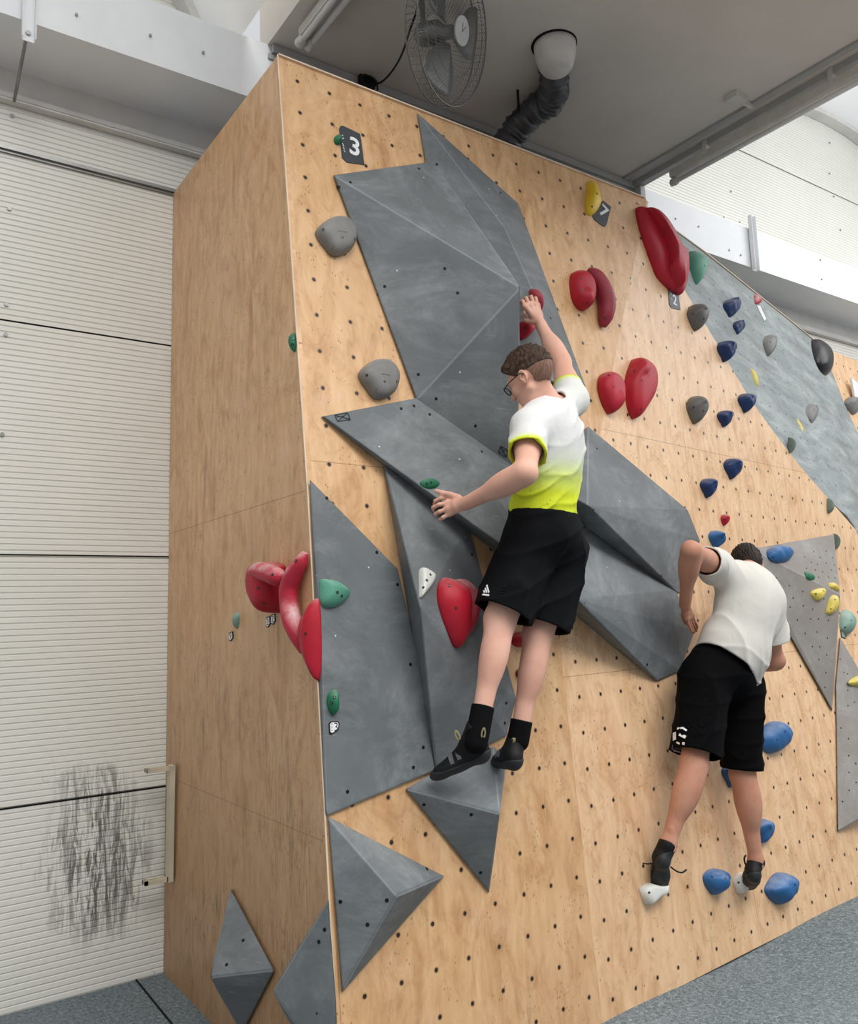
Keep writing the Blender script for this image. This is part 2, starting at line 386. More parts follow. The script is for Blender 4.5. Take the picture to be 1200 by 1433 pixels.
# arches and translucent vaults
t = NT('translucent_roof_membrane', .7, .1)
t.col(lin((250, 250, 250))); tr = t.n.new('ShaderNodeBsdfTranslucent'); tr.inputs[0].default_value = lin((252, 252, 250)); mx = t.n.new('ShaderNodeMixShader'); mx.inputs[0].default_value = .6
t.l.new(t.b.outputs[0], mx.inputs[1]); t.l.new(tr.outputs[0], mx.inputs[2]); t.l.new(mx.outputs[0], t.n['Material Output'].inputs[0])
M['membrane'] = t.m
for k, (c, R_, zc_) in enumerate(BAYS):
    am = math.acos((4.9 - zc_) / R_)
    pts = [(c + R_ * math.sin(a), YC - .06, zc_ + R_ * math.cos(a)) for a in np.linspace(-am, am, 40)]
    bm = bmesh.new()
    for i in range(len(pts) - 1): obox(bm, pts[i], pts[i + 1], (0, 1, 0), .05, .11)
    struct(bm_obj('trim_%d' % (7 + k), bm, M['white_dirty'], smooth=False), 'curved steel arch under the roof')
    verts = []; N = 40
    for y in (YC + .02, 0.5):
        for a in np.linspace(-am, am, N): verts.append((c + (R_ + .06) * math.sin(a), y, zc_ + (R_ + .06) * math.cos(a)))
    mo = mesh_obj('ceiling_%d' % (k + 1), verts, [(i, i + 1, N + i + 1, N + i) for i in range(N - 1)], M['membrane'], smooth=True)
    struct(mo, 'white translucent vaulted roof membrane')
# ---------------------------------------------------------------- ceiling slab (mezzanine box)
SX0, SX1, SZ = 1.822, 4.79, 4.885
bm = bmesh.new(); bx(bm, (SX0, 0.7, SZ), (SX1, 4.12, 5.9))
struct(bm_obj('ceiling', bm, M['slab']), 'grey painted underside of the mezzanine')
bm = bmesh.new()
bx(bm, (SX0 + .02, 4.02 - .03, SZ - .05), (SX1, 4.018, SZ - .003)); bx(bm, (SX0, 4.02 - .012, SZ - .085), (SX1, 4.018, SZ - .055))
struct(bm_obj('trim_9', bm, M['grey_trim']), 'grey cable trunking along the ceiling edge')
bm = bmesh.new(); bx(bm, (SX1 - .05, .7, SZ - .045), (SX1 + .012, 4.018, SZ + .02)); bx(bm, (SX1 - .16, .7, SZ - .02), (SX1 - .12, 3.98, SZ - .003))
struct(bm_obj('trim_10', bm, M['grey_trim']), 'grey edge profile of the mezzanine')
bm = bmesh.new(); bx(bm, (SX1 - .03, 3.94, 4.3), (SX1 + .02, 4.0, SZ - .05))
struct(bm_obj('trim_11', bm, M['grey_trim']), 'short steel post at the mezzanine corner')
# thin diagonal profiles beside the left end of the mezzanine
bm = bmesh.new()
obox(bm, (1.76, 4.2, 4.85), (1.50, 4.2, 5.85), (0, 1, 0), .05, .03)
struct(bm_obj('trim_12', bm, M['white_dirty']), 'slim pale steel profiles above the beam')
# ---------------------------------------------------------------- climbing wall
wall = empty('climbing_wall', (2.7, 2.9, 0)); tag(wall, 'birch plywood bouldering wall with a side panel, T-nut holes and a grey angled panel', 'climbing wall')
def uv_mesh(name, rows, mat, uvf, flip=False):
    nz, nx = len(rows), len(rows[0]); verts = [p for r in rows for p in r]
    faces = [(j * nx + i, j * nx + i + 1, (j + 1) * nx + i + 1, (j + 1) * nx + i) for j in range(nz - 1) for i in range(nx - 1)]
    o = mesh_obj(name, verts, faces, mat); uvl = o.data.uv_layers.new(name='UVMap')
    for lp in o.data.loops:
        uvl.data[lp.index].uv = uvf(verts[lp.vertex_index])
    keep(o, wall)
    md = o.modifiers.new('thick', 'SOLIDIFY'); md.thickness = .02; md.offset = -1 if not flip else 1
    return o
def fuv(p):
    # seam-free coordinates on the wall, T-nut grid phase fitted to the photo
    return ((p[0] - 1.42) - .024, p[2] * 1.006 - .05)
zs = np.linspace(0, 4.1, 42)
rows = [[(x, front(x, z), z) for x in np.linspace(1.401 + .0088 * z, seam_x(z), 14)] for z in zs]
uv_mesh('front_panel', rows, M['ply_front'], fuv)
diag_px = [(890, 284), (925, 350), (960, 410), (1006, 486), (1050, 560), (1090, 615), (1125, 660), (1165, 705), (1200, 745)]
DG = [W(*p) for p in diag_px]
dz = [p[2] for p in DG][::-1]; dxs = [p[0] for p in DG][::-1]
def diag_x(z):
    if z < dz[0]: return dxs[0] + (dz[0] - z) * .35
    return float(np.interp(z, dz, dxs))
print('DIAG', [tuple(round(float(c), 3) for c in p) for p in DG])
rows = []
for z in np.linspace(0, 4.09, 50):
    xs = seam_x(z); xe = max(diag_x(z), xs + .02); rows.append([(x, front(x, z), z) for x in np.linspace(xs, xe, 40)])
uv_mesh('angled_panel', rows, M['ply_angle'], lambda p: (p[0] - 2.68, p[2]))
# grey angled panel: from the diagonal up and back to the top edge
def painted():
    t = NT('grey_washed_plywood', .6, .25); uv = t.co('UV'); x, y, z = t.sep(uv)
    n = t.noise(t.map(uv, (1.0, 4.5, 1), (0, 0, .75)), 1.6, 8, .72, .5); c = t.ramp(n, [(.3, lin((122, 128, 128))), (.5, lin((150, 157, 157))), (.72, lin((188, 194, 192)))])
    bl = t.noise(uv, 1.2, 4, .6, 1.0); c = t.mix(t.ramp(bl, [(.5, 0.0), (.75, .45)]), c, lin((128, 122, 112)))
    pitch = .165
    fx = t.ma('SUBTRACT', t.ma('FRACT', t.ma('DIVIDE', x, pitch)), .5); fy = t.ma('SUBTRACT', t.ma('FRACT', t.ma('DIVIDE', y, pitch)), .5)
    r = t.ma('SQRT', t.ma('ADD', t.ma('MULTIPLY', fx, fx), t.ma('MULTIPLY', fy, fy)))
    c = t.mix(t.ma('LESS_THAN', r, .045), c, lin((62, 64, 66)))
    t.col(c); return t.m
M['panel_grey'] = painted()
ztop = 4.1
TT = [np.array(DG[0])] + [atz(p, ztop) for p in ((981, 350), (1046, 402), (1100, 445), (1150, 486))]
end_px = [(1150, 486), (1166, 525), (1182, 568), (1200, 606), (1222, 660), (1260, 740), (1300, 800), (1340, 860)]
f3n = np.cross(TT[3] - TT[1], DG[4] - TT[1]); f3n /= np.linalg.norm(f3n)
if f3n[1] > 0: f3n = -f3n
print('F3N', f3n)
EN = [TT[4]] + [hitp(p, TT[4], f3n) for p in end_px[1:]]
DG2 = list(DG) + [np.array([diag_x(z), front(diag_x(z), z), z]) for z in (DG[-1][2] * .66, DG[-1][2] * .33, 0.0)]
right = catmull(TT + EN[1:], 3); left = catmull(DG2, 3)
def resample(pts, n):
    pts = np.array(pts); d = np.r_[0, np.cumsum(np.linalg.norm(np.diff(pts, axis=0), axis=1))]; s = np.linspace(0, d[-1], n)
    return np.array([[np.interp(q, d, pts[:, k]) for k in range(3)] for q in s])
L3, R3 = resample(left, 40), resample(TT + EN[1:], 40)
rows = [[lerp(L3[i], R3[i], k / 10) for k in range(11)] for i in range(40)][::-1]
uv_mesh('painted_panel', rows, M['panel_grey'], lambda p: (p[0] * 1.03, p[2] * 1.05))
# farther plywood panel beyond the grey one
a0 = EN[0]; dirx = np.array([1, .10, 0]); rows = []
for k in range(14):
    z = lerp(0.0, 1.0, k / 13); e = resample(EN, 14)[13 - k]
    rows.append([tuple(e + np.array([u, .10 * u, -.0 * u])) for u in np.linspace(0, 2.2, 6)])
uv_mesh('far_panel', rows, M['ply_angle'], lambda p: (p[0], p[2]))
# side panel (vertical, facing left)
Z4 = 4.1
def sidep(y, z): return (1.401 + .0088 * z, y, z)
rows = []
for k in range(30):
    z = 4.1 * k / 29; yf = front(1.42, z); rows.append([sidep(lerp(YC - .004, yf, u), z) for u in np.linspace(0, 1, 10)])
uv_mesh('side_panel', rows, M['ply_side'], lambda p: (p[1], p[2]))
bm = bmesh.new(); pts = [(1.401 + .0088 * z - .0015, front(1.42, z) - .0015, z) for z in np.linspace(0, 4.1, 20)]
tube(bm, pts, .0035, 6); o = bm_obj('edge_strip', bm, M['ply_edge']); keep(o, wall)
bm = bmesh.new(); pts = [(x, front(x, 4.1) - .001, 4.101) for x in np.linspace(1.437, 3.78, 20)]
for i in range(19): obox(bm, pts[i], pts[i + 1], (0, 0, 1), .018, .006)
for u, v in zip(TT[:-1], TT[1:]): obox(bm, u, v, (0, 0, 1), .02, .006)
o = bm_obj('top_strip', bm, M['ply_edge']); keep(o, wall)

# ---------------------------------------------------------------- climbing volumes
def volume(label, pts, mats=('vol', 'vol_edge'), bevel=.004, apexes=()):
    """pts: world positions; convex solid with worn, bevelled ridges"""
    bm = bmesh.new()
    vs = [bm.verts.new(V(p)) for p in pts]; apexes = apexes or pts
    bmesh.ops.convex_hull(bm, input=vs)
    for v in [v for v in bm.verts if not v.link_faces]: bm.verts.remove(v)
    bmesh.ops.dissolve_limit(bm, angle_limit=math.radians(2.5), verts=bm.verts[:], edges=bm.edges[:])
    bm.normal_update(); ed = []
    for e in bm.edges:
        if len(e.link_faces) == 2 and any(min((v.co - V(a)).length for a in apexes) < 1e-4 for v in e.verts):
            if e.link_faces[0].normal.angle(e.link_faces[1].normal, 0) > math.radians(20): ed.append(e)
    bm.normal_update()
    bmesh.ops.bevel(bm, geom=ed, offset=bevel, segments=3, material=1, affect='EDGES', clamp_overlap=True)
    c = np.mean([np.array(p) for p in pts], axis=0)
    root = empty('climbing_volume', c)
    tag(root, label, 'climbing volume', 'grey wooden climbing volumes')
    o = bm_obj('shell', bm, [M[mats[0]], M[mats[1]]], None); o.data.polygons.foreach_set('use_smooth', [False] * len(o.data.polygons)); keep(o, root)
    return root, o
def socket(root, shell, p, r=.006, mat='holebl'):
    """a recessed bolt socket on the face the photo shows"""
    d = V(ray(*p)); bpy.context.view_layer.update()
    ok, loc, nrm, idx = shell.ray_cast(shell.matrix_world.inverted() @ Vector((0, 0, EYE)), d)
    if not ok: return
    loc = shell.matrix_world @ loc
    b = bmesh.new(); fr = frame(nrm)
    ring = [(r * 1.15, .0), (r * 1.1, .0012), (r, .0014), (r * .6, .0009)]
    prev = None
    for rr, hh in ring:
        cur = [b.verts.new(loc + fr[0] * rr * math.cos(a) + fr[1] * rr * math.sin(a) + fr[2] * hh) for a in [k * math.pi / 6 for k in range(12)]]
        if prev:
            for k in range(12): b.faces.new((prev[k], prev[(k + 1) % 12], cur[(k + 1) % 12], cur[k]))
        prev = cur
    b.faces.new(prev)
    o = bm_obj('bolt_socket', b, M[mat]); keep(o, root)
def vol_base(pxs, d=-.006): return [W(x, y, d) for x, y in pxs]
VOL = {}
def mkvol(key, label, base, apex, sockets=(), mats=('vol', 'vol_edge'), bevel=.005, extra=(), fn=None):
    fn = fn or W
    pts = [fn(x, y, .013) for x, y in base] + [fn(x, y, -.012) for x, y in base] + [fn(x, y, d) for x, y, d in apex] + list(extra)
    root, sh = volume(label, pts, mats, bevel, [fn(x, y, d) for x, y, d in apex]); VOL[key] = (root, sh)
    for s in sockets: socket(root, sh, s)
mkvol('big', 'huge dark grey faceted volume under the number 3 tag, ridge running to a chalky peak',
      [(467, 245), (606, 226), (724, 661), (652, 613), (583, 559)], [(728, 402, .34)],
      [(490, 255), (586, 236), (474, 262), (538, 401), (585, 524), (610, 558), (665, 596), (622, 376), (640, 410)])
mkvol('narrow', 'narrow tall grey volume reaching the wall top, right of the huge one',
      [(584, 158), (725, 285), (819, 541), (640, 500)], [(706, 318, .13), (807, 545, .05)],
      [(611, 230), (655, 222), (700, 270), (770, 445)])
mkvol('beam', 'long slanting grey volume held by the left climber, crossing the wall behind him',
      [(450, 583), (583, 557), (652, 600), (722, 652), (945, 826), (972, 882), (951, 938), (918, 953)], [(806, 839, .22)],
      [(488, 587), (561, 572), (579, 568), (601, 580), (674, 632), (905, 930)], bevel=.006)
mkvol('mid_right', 'grey volume behind the right climber\'s raised elbow, dark lower facet',
      [(823, 597), (962, 714), (979, 757), (948, 831), (884, 786), (820, 738), (730, 660)], [(822, 708, .20), (957, 716, .02)],
      [(835, 628), (830, 714), (925, 806)])
mkvol('shaft', 'tall narrow grey volume carrying the white hold and the double red hold',
      [(535, 643), (655, 734), (680, 822), (722, 979), (708, 1030), (609, 1076), (569, 860)], [(587, 850, .17)],
      [(653, 820), (660, 776), (708, 984), (706, 1012), (650, 1078)])
mkvol('edge_big', 'large grey triangular volume on the left edge of the front, carrying two green holds',
      [(434, 688), (556, 796), (587, 930), (608, 1078), (458, 1141)], [(449, 868, .035), (455, 1135, .01)],
      [(457, 697), (527, 773), (556, 818), (574, 930), (592, 1046), (578, 1074), (486, 1108)], bevel=.0025)
mkvol('edge_low', 'grey pointed volume at the bottom of the left edge, tip pointing right',
      [(459, 1143), (621, 1226), (479, 1388)], [(556, 1254, .16)],
      [(597, 1216), (476, 1262), (482, 1150), (541, 1260), (514, 1294)])
mkvol('foot', 'grey kite-shaped volume the left climber stands on, point hanging down',
      [(568, 1104), (612, 1078), (690, 1045), (709, 1062), (684, 1248)], [(699, 1139, .17)],
      [(636, 1082), (593, 1126), (672, 1221), (659, 1140)])
mkvol('side_left', 'small grey diamond volume low on the side panel with a dark underside',
      [(323, 1245), (383, 1358), (338, 1446)], [(293, 1368, .17)], [(340, 1316), (317, 1350)], fn=lambda x, y, d=0: Sd(x, y, d))
mkvol('side_right', 'grey volume at the corner foot of the side panel, right of the diamond one',
      [(459, 1260), (408, 1340), (432, 1480), (474, 1520), (470, 1400)], [(381, 1388, .13), (456, 1500, .02)], [(454, 1301), (446, 1318)], fn=lambda x, y, d=0: Sd(x, y, d))
mkvol('warm_upper', 'warm grey angular volume at right carrying a blue hold and three yellow holds',
      [(1052, 768), (1166, 748), (1175, 838), (1164, 994), (1090, 862)], [(1175, 832, .16), (1172, 822, .10)], (), ('vol_warm', 'vol_warm_edge'))
mkvol('warm_lower', 'tall warm grey volume at the right edge of the picture, below the angular one',
      [(1175, 892), (1250, 1020), (1262, 1100), (1172, 1164), (1169, 960)], [(1236, 1128, .14)], (), ('vol_warm', 'vol_warm_edge'))
# rows of T-nut sockets on the two warm volumes
def grid_sockets(key, pts):
    root, sh = VOL[key]
    for p in pts: socket(root, sh, p, .0045)
g1 = [(1040 + x / 2.987, 720 + y / 2.987) for x, y in [(190, 297), (247, 322), (164, 343), (207, 349), (137, 265), (195, 387), (249, 381), (289, 396), (312, 437), (280, 436), (225, 441), (354, 443), (257, 497), (306, 491), (350, 516), (287, 552), (318, 553), (347, 587), (314, 606), (344, 661), (340, 723), (335, 353), (313, 262), (309, 208), (283, 199), (345, 203), (372, 182), (345, 152), (293, 155), (254, 178), (367, 232), (355, 262), (330, 240), (382, 265), (262, 225), (320, 180), (300, 232), (378, 210)]]
grid_sockets('warm_upper', g1)
g2 = [(1040 + x / 2.987, 720 + y / 2.987) for x, y in [(403, 605), (434, 666), (435, 735), (436, 799), (463, 785), (406, 892), (438, 937), (439, 1008), (441, 1078), (468, 1041), (441, 1153), (413, 1200), (420, 660), (470, 1120)]]
grid_sockets('warm_lower', g2)
# square logos stamped on volumes
def logo(key, quad):
    root, sh = VOL[key]; bpy.context.view_layer.update(); pts = []
    for p in quad:
        ok, loc, nrm, i = sh.ray_cast(sh.matrix_world.inverted() @ Vector((0, 0, EYE)), V(ray(*p)))
        if not ok: return
        pts.append(sh.matrix_world @ loc + nrm * .0012); n = nrm
    b = bmesh.new()
    for i, j in ((0, 1), (1, 2), (2, 3), (3, 0), (0, 2), (1, 3)): obox(b, pts[i], pts[j], n, .0035, .0012)
    m1 = (pts[0] + pts[1]) / 2; obox(b, lerp(pts[0], pts[3], .35), lerp(pts[1], pts[3], .35), n, .0025, .0012)
    o = bm_obj('square_logo', b, M['logo']); keep(o, root); o['label'] = 'dark line logo'
logo('beam', [(468, 581), (486, 578), (490, 587), (472, 590)])
logo('big', [(700, 624), (710, 630), (708, 640), (697, 633)])
logo('edge_big', [(446, 689), (453, 688), (464, 704), (457, 707)])

# ---------------------------------------------------------------- surfaces that holds are bolted to
def front_normal(p):
    e = .02; x, z = p[0], p[2]
    dx = (front(x + e, z) - front(x - e, z)) / (2 * e); dzz = (front(x, z + e) - front(x, z - e)) / (2 * e)
    n = np.array([dx, -1, dzz]); return n / np.linalg.norm(n)
def surf(on, px):
    if on == 'front': p = W(*px); return p, front_normal(p)
    if on == 'side': return Sd(*px), np.array([-1, 0, .0088])
    if on == 'grey': return hitp(px, TT[4], f3n), f3n
    if on == 'far':
        a = EN[2]; n = np.array([.10, -1, 0]); n /= np.linalg.norm(n); return hitp(px, a, n), n
    root, sh = VOL[on]; bpy.context.view_layer.update()
    ok, loc, nrm, i = sh.ray_cast(Vector((0, 0, EYE)) - sh.matrix_world.translation, V(ray(*px)))
    if not ok: p = W(*px); return p, front_normal(p)
    return np.array(sh.matrix_world.translation + loc), np.array(nrm)
DROP = [(0, .36), (.1, .15), (.3, .03), (.55, 0), (.8, .07), (.97, .28), (1, .5), (.9, .72), (.68, .93), (.5, 1), (.36, .92), (.14, .64)]
OVAL = [(.5 + .5 * math.cos(a), .5 + .5 * math.sin(a)) for a in [k * math.pi / 5 for k in range(10)]]
ROCK = [(0, .3), (.14, .1), (.36, .02), (.66, .03), (.92, .14), (1, .38), (.95, .6), (.78, .86), (.56, 1), (.42, .98), (.28, .76), (.1, .55)]
def outline(box, shape=OVAL, rot=0.0):
    x0, y0, x1, y1 = box; cx, cy = (x0 + x1) / 2, (y0 + y1) / 2; out = []
    for u, v in shape:
        dx, dy = (u - .5), (v - .5); c, s = math.cos(rot), math.sin(rot)
        out.append((cx + (dx * c - dy * s) * (x1 - x0), cy + (dx * s + dy * c) * (y1 - y0)))
    return out
def patch_mesh(base3, o3, n, h, apex, prof, rings=12, ridge=None, rough=0.0, seed=1):
    """rings of a bulging body over a closed outline lying in a surface"""
    bm = bmesh.new(); rnd = random.Random(seed); N = len(base3); prev = None
    r, u, nn = frame(n); r = np.array(r); u = np.array(u); nn = np.array(nn)
    ph = [rnd.uniform(0, 6.28) for _ in range(6)]
    for k in range(rings + 1):
        t = k / rings; s = math.cos(t * math.pi / 2) if prof == 'dome' else (1 - t) ** .8 if prof == 'cone' else max(0, 1 - t ** 2.4)
        hh = math.sin(t * math.pi / 2) if prof == 'dome' else t ** .75 if prof == 'cone' else min(1, (1 - (1 - t) ** 2.6))
        if k == rings: s = 0
        row = []
        for j in range(N):
            c = apex * (1 - s) + o3 * s if True else o3
            p = c + (base3[j] - o3) * s
            z = hh * h
            if ridge is not None and 0 < s < 1:
                a = math.atan2((base3[j] - o3) @ u, (base3[j] - o3) @ r)
                z += h * ridge[1] * max(0, math.cos(a - ridge[0])) ** 4 * math.sin(math.pi * s)
            if rough:
                q = p * 38
                z += rough * h * (math.sin(q[0] + ph[0]) * math.sin(q[2] * 1.3 + ph[1]) + .5 * math.sin(q[0] * 2.1 + q[2] * 1.7 + ph[2])) * min(1, 3 * t)
            row.append(p + nn * (z - .003))
        if k == rings: cur = [bm.verts.new(V(np.mean(row, axis=0)))]
        else: cur = [bm.verts.new(V(p)) for p in row]
        if prev:
            if len(cur) == 1:
                for j in range(N): bm.faces.new((prev[j], prev[(j + 1) % N], cur[0]))
            else:
                for j in range(N): bm.faces.new((prev[j], prev[(j + 1) % N], cur[(j + 1) % N], cur[j]))
        else: bm.faces.new([v for v in cur][::-1])
        prev = cur
    return bm
def bolt_on(root, sh, px, r=.0055):
    bpy.context.view_layer.update()
    ok, loc, nrm, i = sh.ray_cast(Vector((0, 0, EYE)) - sh.matrix_world.translation, V(ray(*px)))
    if not ok: return
    loc = sh.matrix_world.translation + loc
    b = bmesh.new(); tube(b, [loc - nrm * .002, loc + nrm * .0008], r, 10); o = bm_obj('bolt_hole', b, M['holebl']); keep(o, root)
    b = bmesh.new(); tube(b, [loc + nrm * .0006, loc + nrm * .0016], r * .5, 6); o2 = bm_obj('bolt', b, M['bolt']); o2.parent = o
HOLDS = {}
def hold(label, on, ol, h, mat, bolts=(), apex=(0, 0), prof='dome', ridge=None, rough=0.0, group=None, key=None, sm=4, name='climbing_hold', lift=.35, seed=1, cat='climbing hold'):
    c = np.mean(np.array(ol), axis=0); o3, n = surf(on, tuple(c)); n = np.array(n) / np.linalg.norm(n)
    ol2 = catmull([np.array(p, float) for p in ol], sm, True)
    want = np.array(ol2); wlo, whi = want.min(0), want.max(0); cur2 = want.copy(); o3a = np.array(o3)
    for it in range(4):
        base = [hitp(tuple(p), o3a + n * h * lift, n) - n * h * lift for p in cur2]
        o3 = np.mean(base, axis=0); r, u, nn = frame(n)
        w = max(np.linalg.norm(b - o3) for b in base)
        ap = o3 + np.array(r) * apex[0] * w + np.array(u) * apex[1] * w
        bm = patch_mesh(base, o3, n, h, ap, prof, ridge=ridge, rough=rough, seed=seed)
        if it == 3: break
        q = proj(np.array([v.co for v in bm.verts])); qlo, qhi = q.min(0), q.max(0)
        bm.free()
        sc = np.clip((whi - wlo) / (qhi - qlo), .6, 1.3); cur2 = cur2 * sc; cur2 += (wlo + whi) / 2 - ((qlo + qhi) / 2 * sc)
    root = empty(name, o3); tag(root, label, cat, group)
    o = bm_obj('grip_body', bm, M[mat], None, True); keep(o, root)
    for b in bolts: bolt_on(root, o, b)
    if key: HOLDS[key] = (root, o)
    return root, o
def tube_hold(label, on, px_r, mat, flat=.8, bolts=(), extra=None, name='climbing_hold'):
    """a bent sausage-shaped hold: (px, py, radius_m, lift_m)"""
    o3, n = surf(on, (px_r[len(px_r) // 2][0], px_r[len(px_r) // 2][1])); n = np.array(n) / np.linalg.norm(n)
    pts = [hitp((p[0], p[1]), o3 + n * p[3], n) for p in px_r]
    P4 = catmull([np.r_[q, p[2]] for q, p in zip(pts, px_r)], 6)
    bm = bmesh.new(); tube(bm, [p[:3] for p in P4], [max(.003, p[3]) for p in P4], 16)
    # keep it seated on the surface
    for v in bm.verts:
        d = (np.array(v.co) - o3) @ n
        if d < -.003: v.co = v.co - V(n) * (d + .003)
    root = empty(name, np.mean(pts, axis=0)); tag(root, label, 'climbing hold')
    o = bm_obj('grip_body', bm, M[mat], None, True); keep(o, root)
    for b in bolts: bolt_on(root, o, b)
    return root, o
def mask_ol(off, pts, zx, zy, sx, sy): return [(zx + x / sx, zy + y / sy) for x, y in pts]
# ---- front wall, large grey slopers
for (cx, cy, lab, bb) in ((470, 331, 'rounded grey hold with an inset plate, left of the huge volume\'s upper tip', ((479, 332), (452, 321), (496, 335))),
                          (530, 531, 'rounded grey hold with an inset plate, just above the slanting volume', ((538, 534), (513, 525), (555, 534)))):
    ol = [(cx - 30, cy - 9), (cx - 22, cy - 20), (cx - 8, cy - 28), (cx + 10, cy - 28), (cx + 22, cy - 19), (cx + 29, cy - 6), (cx + 28, cy + 10), (cx + 21, cy + 22), (cx + 6, cy + 29), (cx - 7, cy + 27), (cx - 18, cy + 14), (cx - 27, cy + 2)]
    root, o = hold(lab, 'front', ol, .065, 'greyh', bb, (0.05, .12), 'pillow', rough=.02)
    pl = [(cx + 4, cy - 8), (cx + 15, cy - 6), (cx + 7, cy + 23), (cx - 6, cy + 19), (cx - 3, cy + 13)]
    bm = bmesh.new(); bpy.context.view_layer.update(); qs = []
    for p in pl:
        ok, loc, nr, i = o.ray_cast(Vector((0, 0, EYE)) - o.matrix_world.translation, V(ray(*p)))
        if ok: qs.append(o.matrix_world.translation + loc + nr * .0005)
    for i in range(len(qs)): obox(bm, qs[i], qs[(i + 1) % len(qs)], (0, -1, 0), .0022, .002)
    k = bm_obj('inset_plate_rim', bm, M['greyd']); keep(k, root)
# ---- red pairs on the front
hold('red two-tone oval hold, left half of the upper red pair', 'front', [(797, 383), (805, 378), (819, 381), (830, 393), (834, 408), (832, 425), (824, 435), (811, 433), (801, 421), (796, 402)], .075, 'red', ((815, 405), (821, 424), (812, 390)), (.1, -.1), 'pillow', ridge=(-1.9, .25))
tube_hold('red crescent hold, right half of the upper red pair', 'front', [(822, 377, .012, .02), (832, 385, .038, .035), (843, 402, .045, .045), (849, 424, .047, .045), (847, 443, .040, .035), (843, 457, .018, .015)], 'red_dark', bolts=((852, 408), (846, 445)))
hold('smaller oval red hold, left half of the lower red pair', 'front', [(838, 527), (848, 520), (862, 524), (872, 536), (875, 553), (869, 571), (858, 580), (850, 577), (841, 560), (836, 541)], .07, 'red', ((859, 541), (851, 525)), (.1, .1), 'pillow', ridge=(-1.2, .25))
hold('bigger egg-shaped red hold, right half of the lower red pair', 'front', [(884, 504), (892, 501), (908, 508), (918, 520), (920, 540), (914, 558), (901, 575), (889, 587), (880, 578), (874, 556), (873, 530)], .085, 'red', ((898, 532), (887, 519), (897, 573)), (-.05, .25), 'pillow', ridge=(2.0, .2))
root, o = hold('large long red wedge hold at the top of the diagonal, above tag 2', 'front', [(889, 293), (893, 289), (901, 292), (912, 303), (928, 326), (944, 347), (958, 360), (964, 370), (963, 392), (957, 411), (952, 413), (938, 405), (921, 389), (914, 375), (904, 350), (895, 325)], .07, 'red', (), (.1, .05), 'pillow', lift=.2)
def raise_part(root, on, ol, h, mat, bolts=(), d0=.0, nm='raised_face', prof='pillow', apex=(0, 0)):
    r2, o2 = hold('x', on, ol, h, mat, bolts, apex, prof, lift=.5); o2.name = nm
    for c in list(r2.children):
        mw = r2.location.copy(); keep(c, root)
    bpy.data.objects.remove(r2)
raise_part(root, 'front', [(893, 291), (903, 293), (922, 313), (944, 346), (960, 361), (964, 374), (962, 392), (956, 409), (949, 402), (934, 384), (930, 354), (916, 328), (901, 305)], .13, 'red', ((940, 366),))
# yellow, tags
hold('tall yellow hold beside tag 7 near the wall top', 'front', [(821, 256), (828, 253), (834, 261), (838, 270), (841, 280), (840, 289), (833, 299), (825, 303), (819, 299), (817, 289), (819, 272)], .05, 'yellow', ((835, 271), (828, 289)), (-.1, .1), 'dome')
def plate(label, on, ol, text=None, tc=None, th=0, trot=0.0, mat='tagp', tm='tagw', rim=None, extra=(), name='route_tag', thick=.004, tx=1.0, flip=1):
    c = np.mean(np.array(ol), axis=0); o3, n = surf(on, tuple(c)); n = np.array(n) / np.linalg.norm(n)
    root = empty(name, o3); tag(root, label, 'route tag')
    def slab(ol, d0, d1, mt, nm):
        bm = bmesh.new(); A = [bm.verts.new(V(hitp(p, o3, n) + n * d0)) for p in ol]; B = [bm.verts.new(V(hitp(p, o3, n) + n * d1)) for p in ol]
        bm.faces.new(A[::-1]); bm.faces.new(B)
        for i in range(len(ol)): bm.faces.new((A[i], A[(i + 1) % len(ol)], B[(i + 1) % len(ol)], B[i]))
        o = bm_obj(nm, bm, M[mt]); keep(o, root); return o
    slab(ol, 0, thick, mat, 'plate')
    if rim:
        cc = np.array(c); slab([tuple(cc + (np.array(p) - cc) * .80) for p in ol], thick, thick + .001, rim, 'face_plate')
    r, u, nn = frame(n); dist = np.linalg.norm(o3 - O_)
    if text:
        cu = bpy.data.curves.new('digit', 'FONT'); cu.body = text; cu.align_x = 'CENTER'; cu.align_y = 'CENTER'; cu.size = 1.0; cu.extrude = .02; cu.offset = .02 if th > 12 else -.005
        ob = bpy.data.objects.new('digit_tmp', cu); COL.objects.link(ob); bpy.context.view_layer.update()
        me = bpy.data.meshes.new_from_object(ob.evaluated_get(bpy.context.evaluated_depsgraph_get())); bpy.data.objects.remove(ob)
        me.materials.clear(); me.materials.append(M[tm])
        size = th * dist / FPX / .70; tp = hitp(tc, o3, n) + n * (thick + .0012)
        xs = [v.co.x for v in me.vertices]; ys = [v.co.y for v in me.vertices]; mx_, my_ = (min(xs) + max(xs)) / 2, (min(ys) + max(ys)) / 2
        c_, s_ = math.cos(trot), math.sin(trot)
        for v in me.vertices:
            a, b = (v.co.x - mx_) * size * tx, (v.co.y - my_) * size
            v.co = V(tp) + r * (a * c_ - b * s_) + u * (a * s_ + b * c_) + nn * v.co.z * size * .3
        o = bpy.data.objects.new('digit', me); COL.objects.link(o); keep(o, root)
    if extra:
        bm = bmesh.new()
        for a, b, wd in extra:
            pa, pb = hitp(a, o3, n) + n * (thick + .0015), hitp(b, o3, n) + n * (thick + .0015); obox(bm, pa, pb, n, wd, .001)
        o = bm_obj('small_print', bm, M[tm]); keep(o, root)
    return root
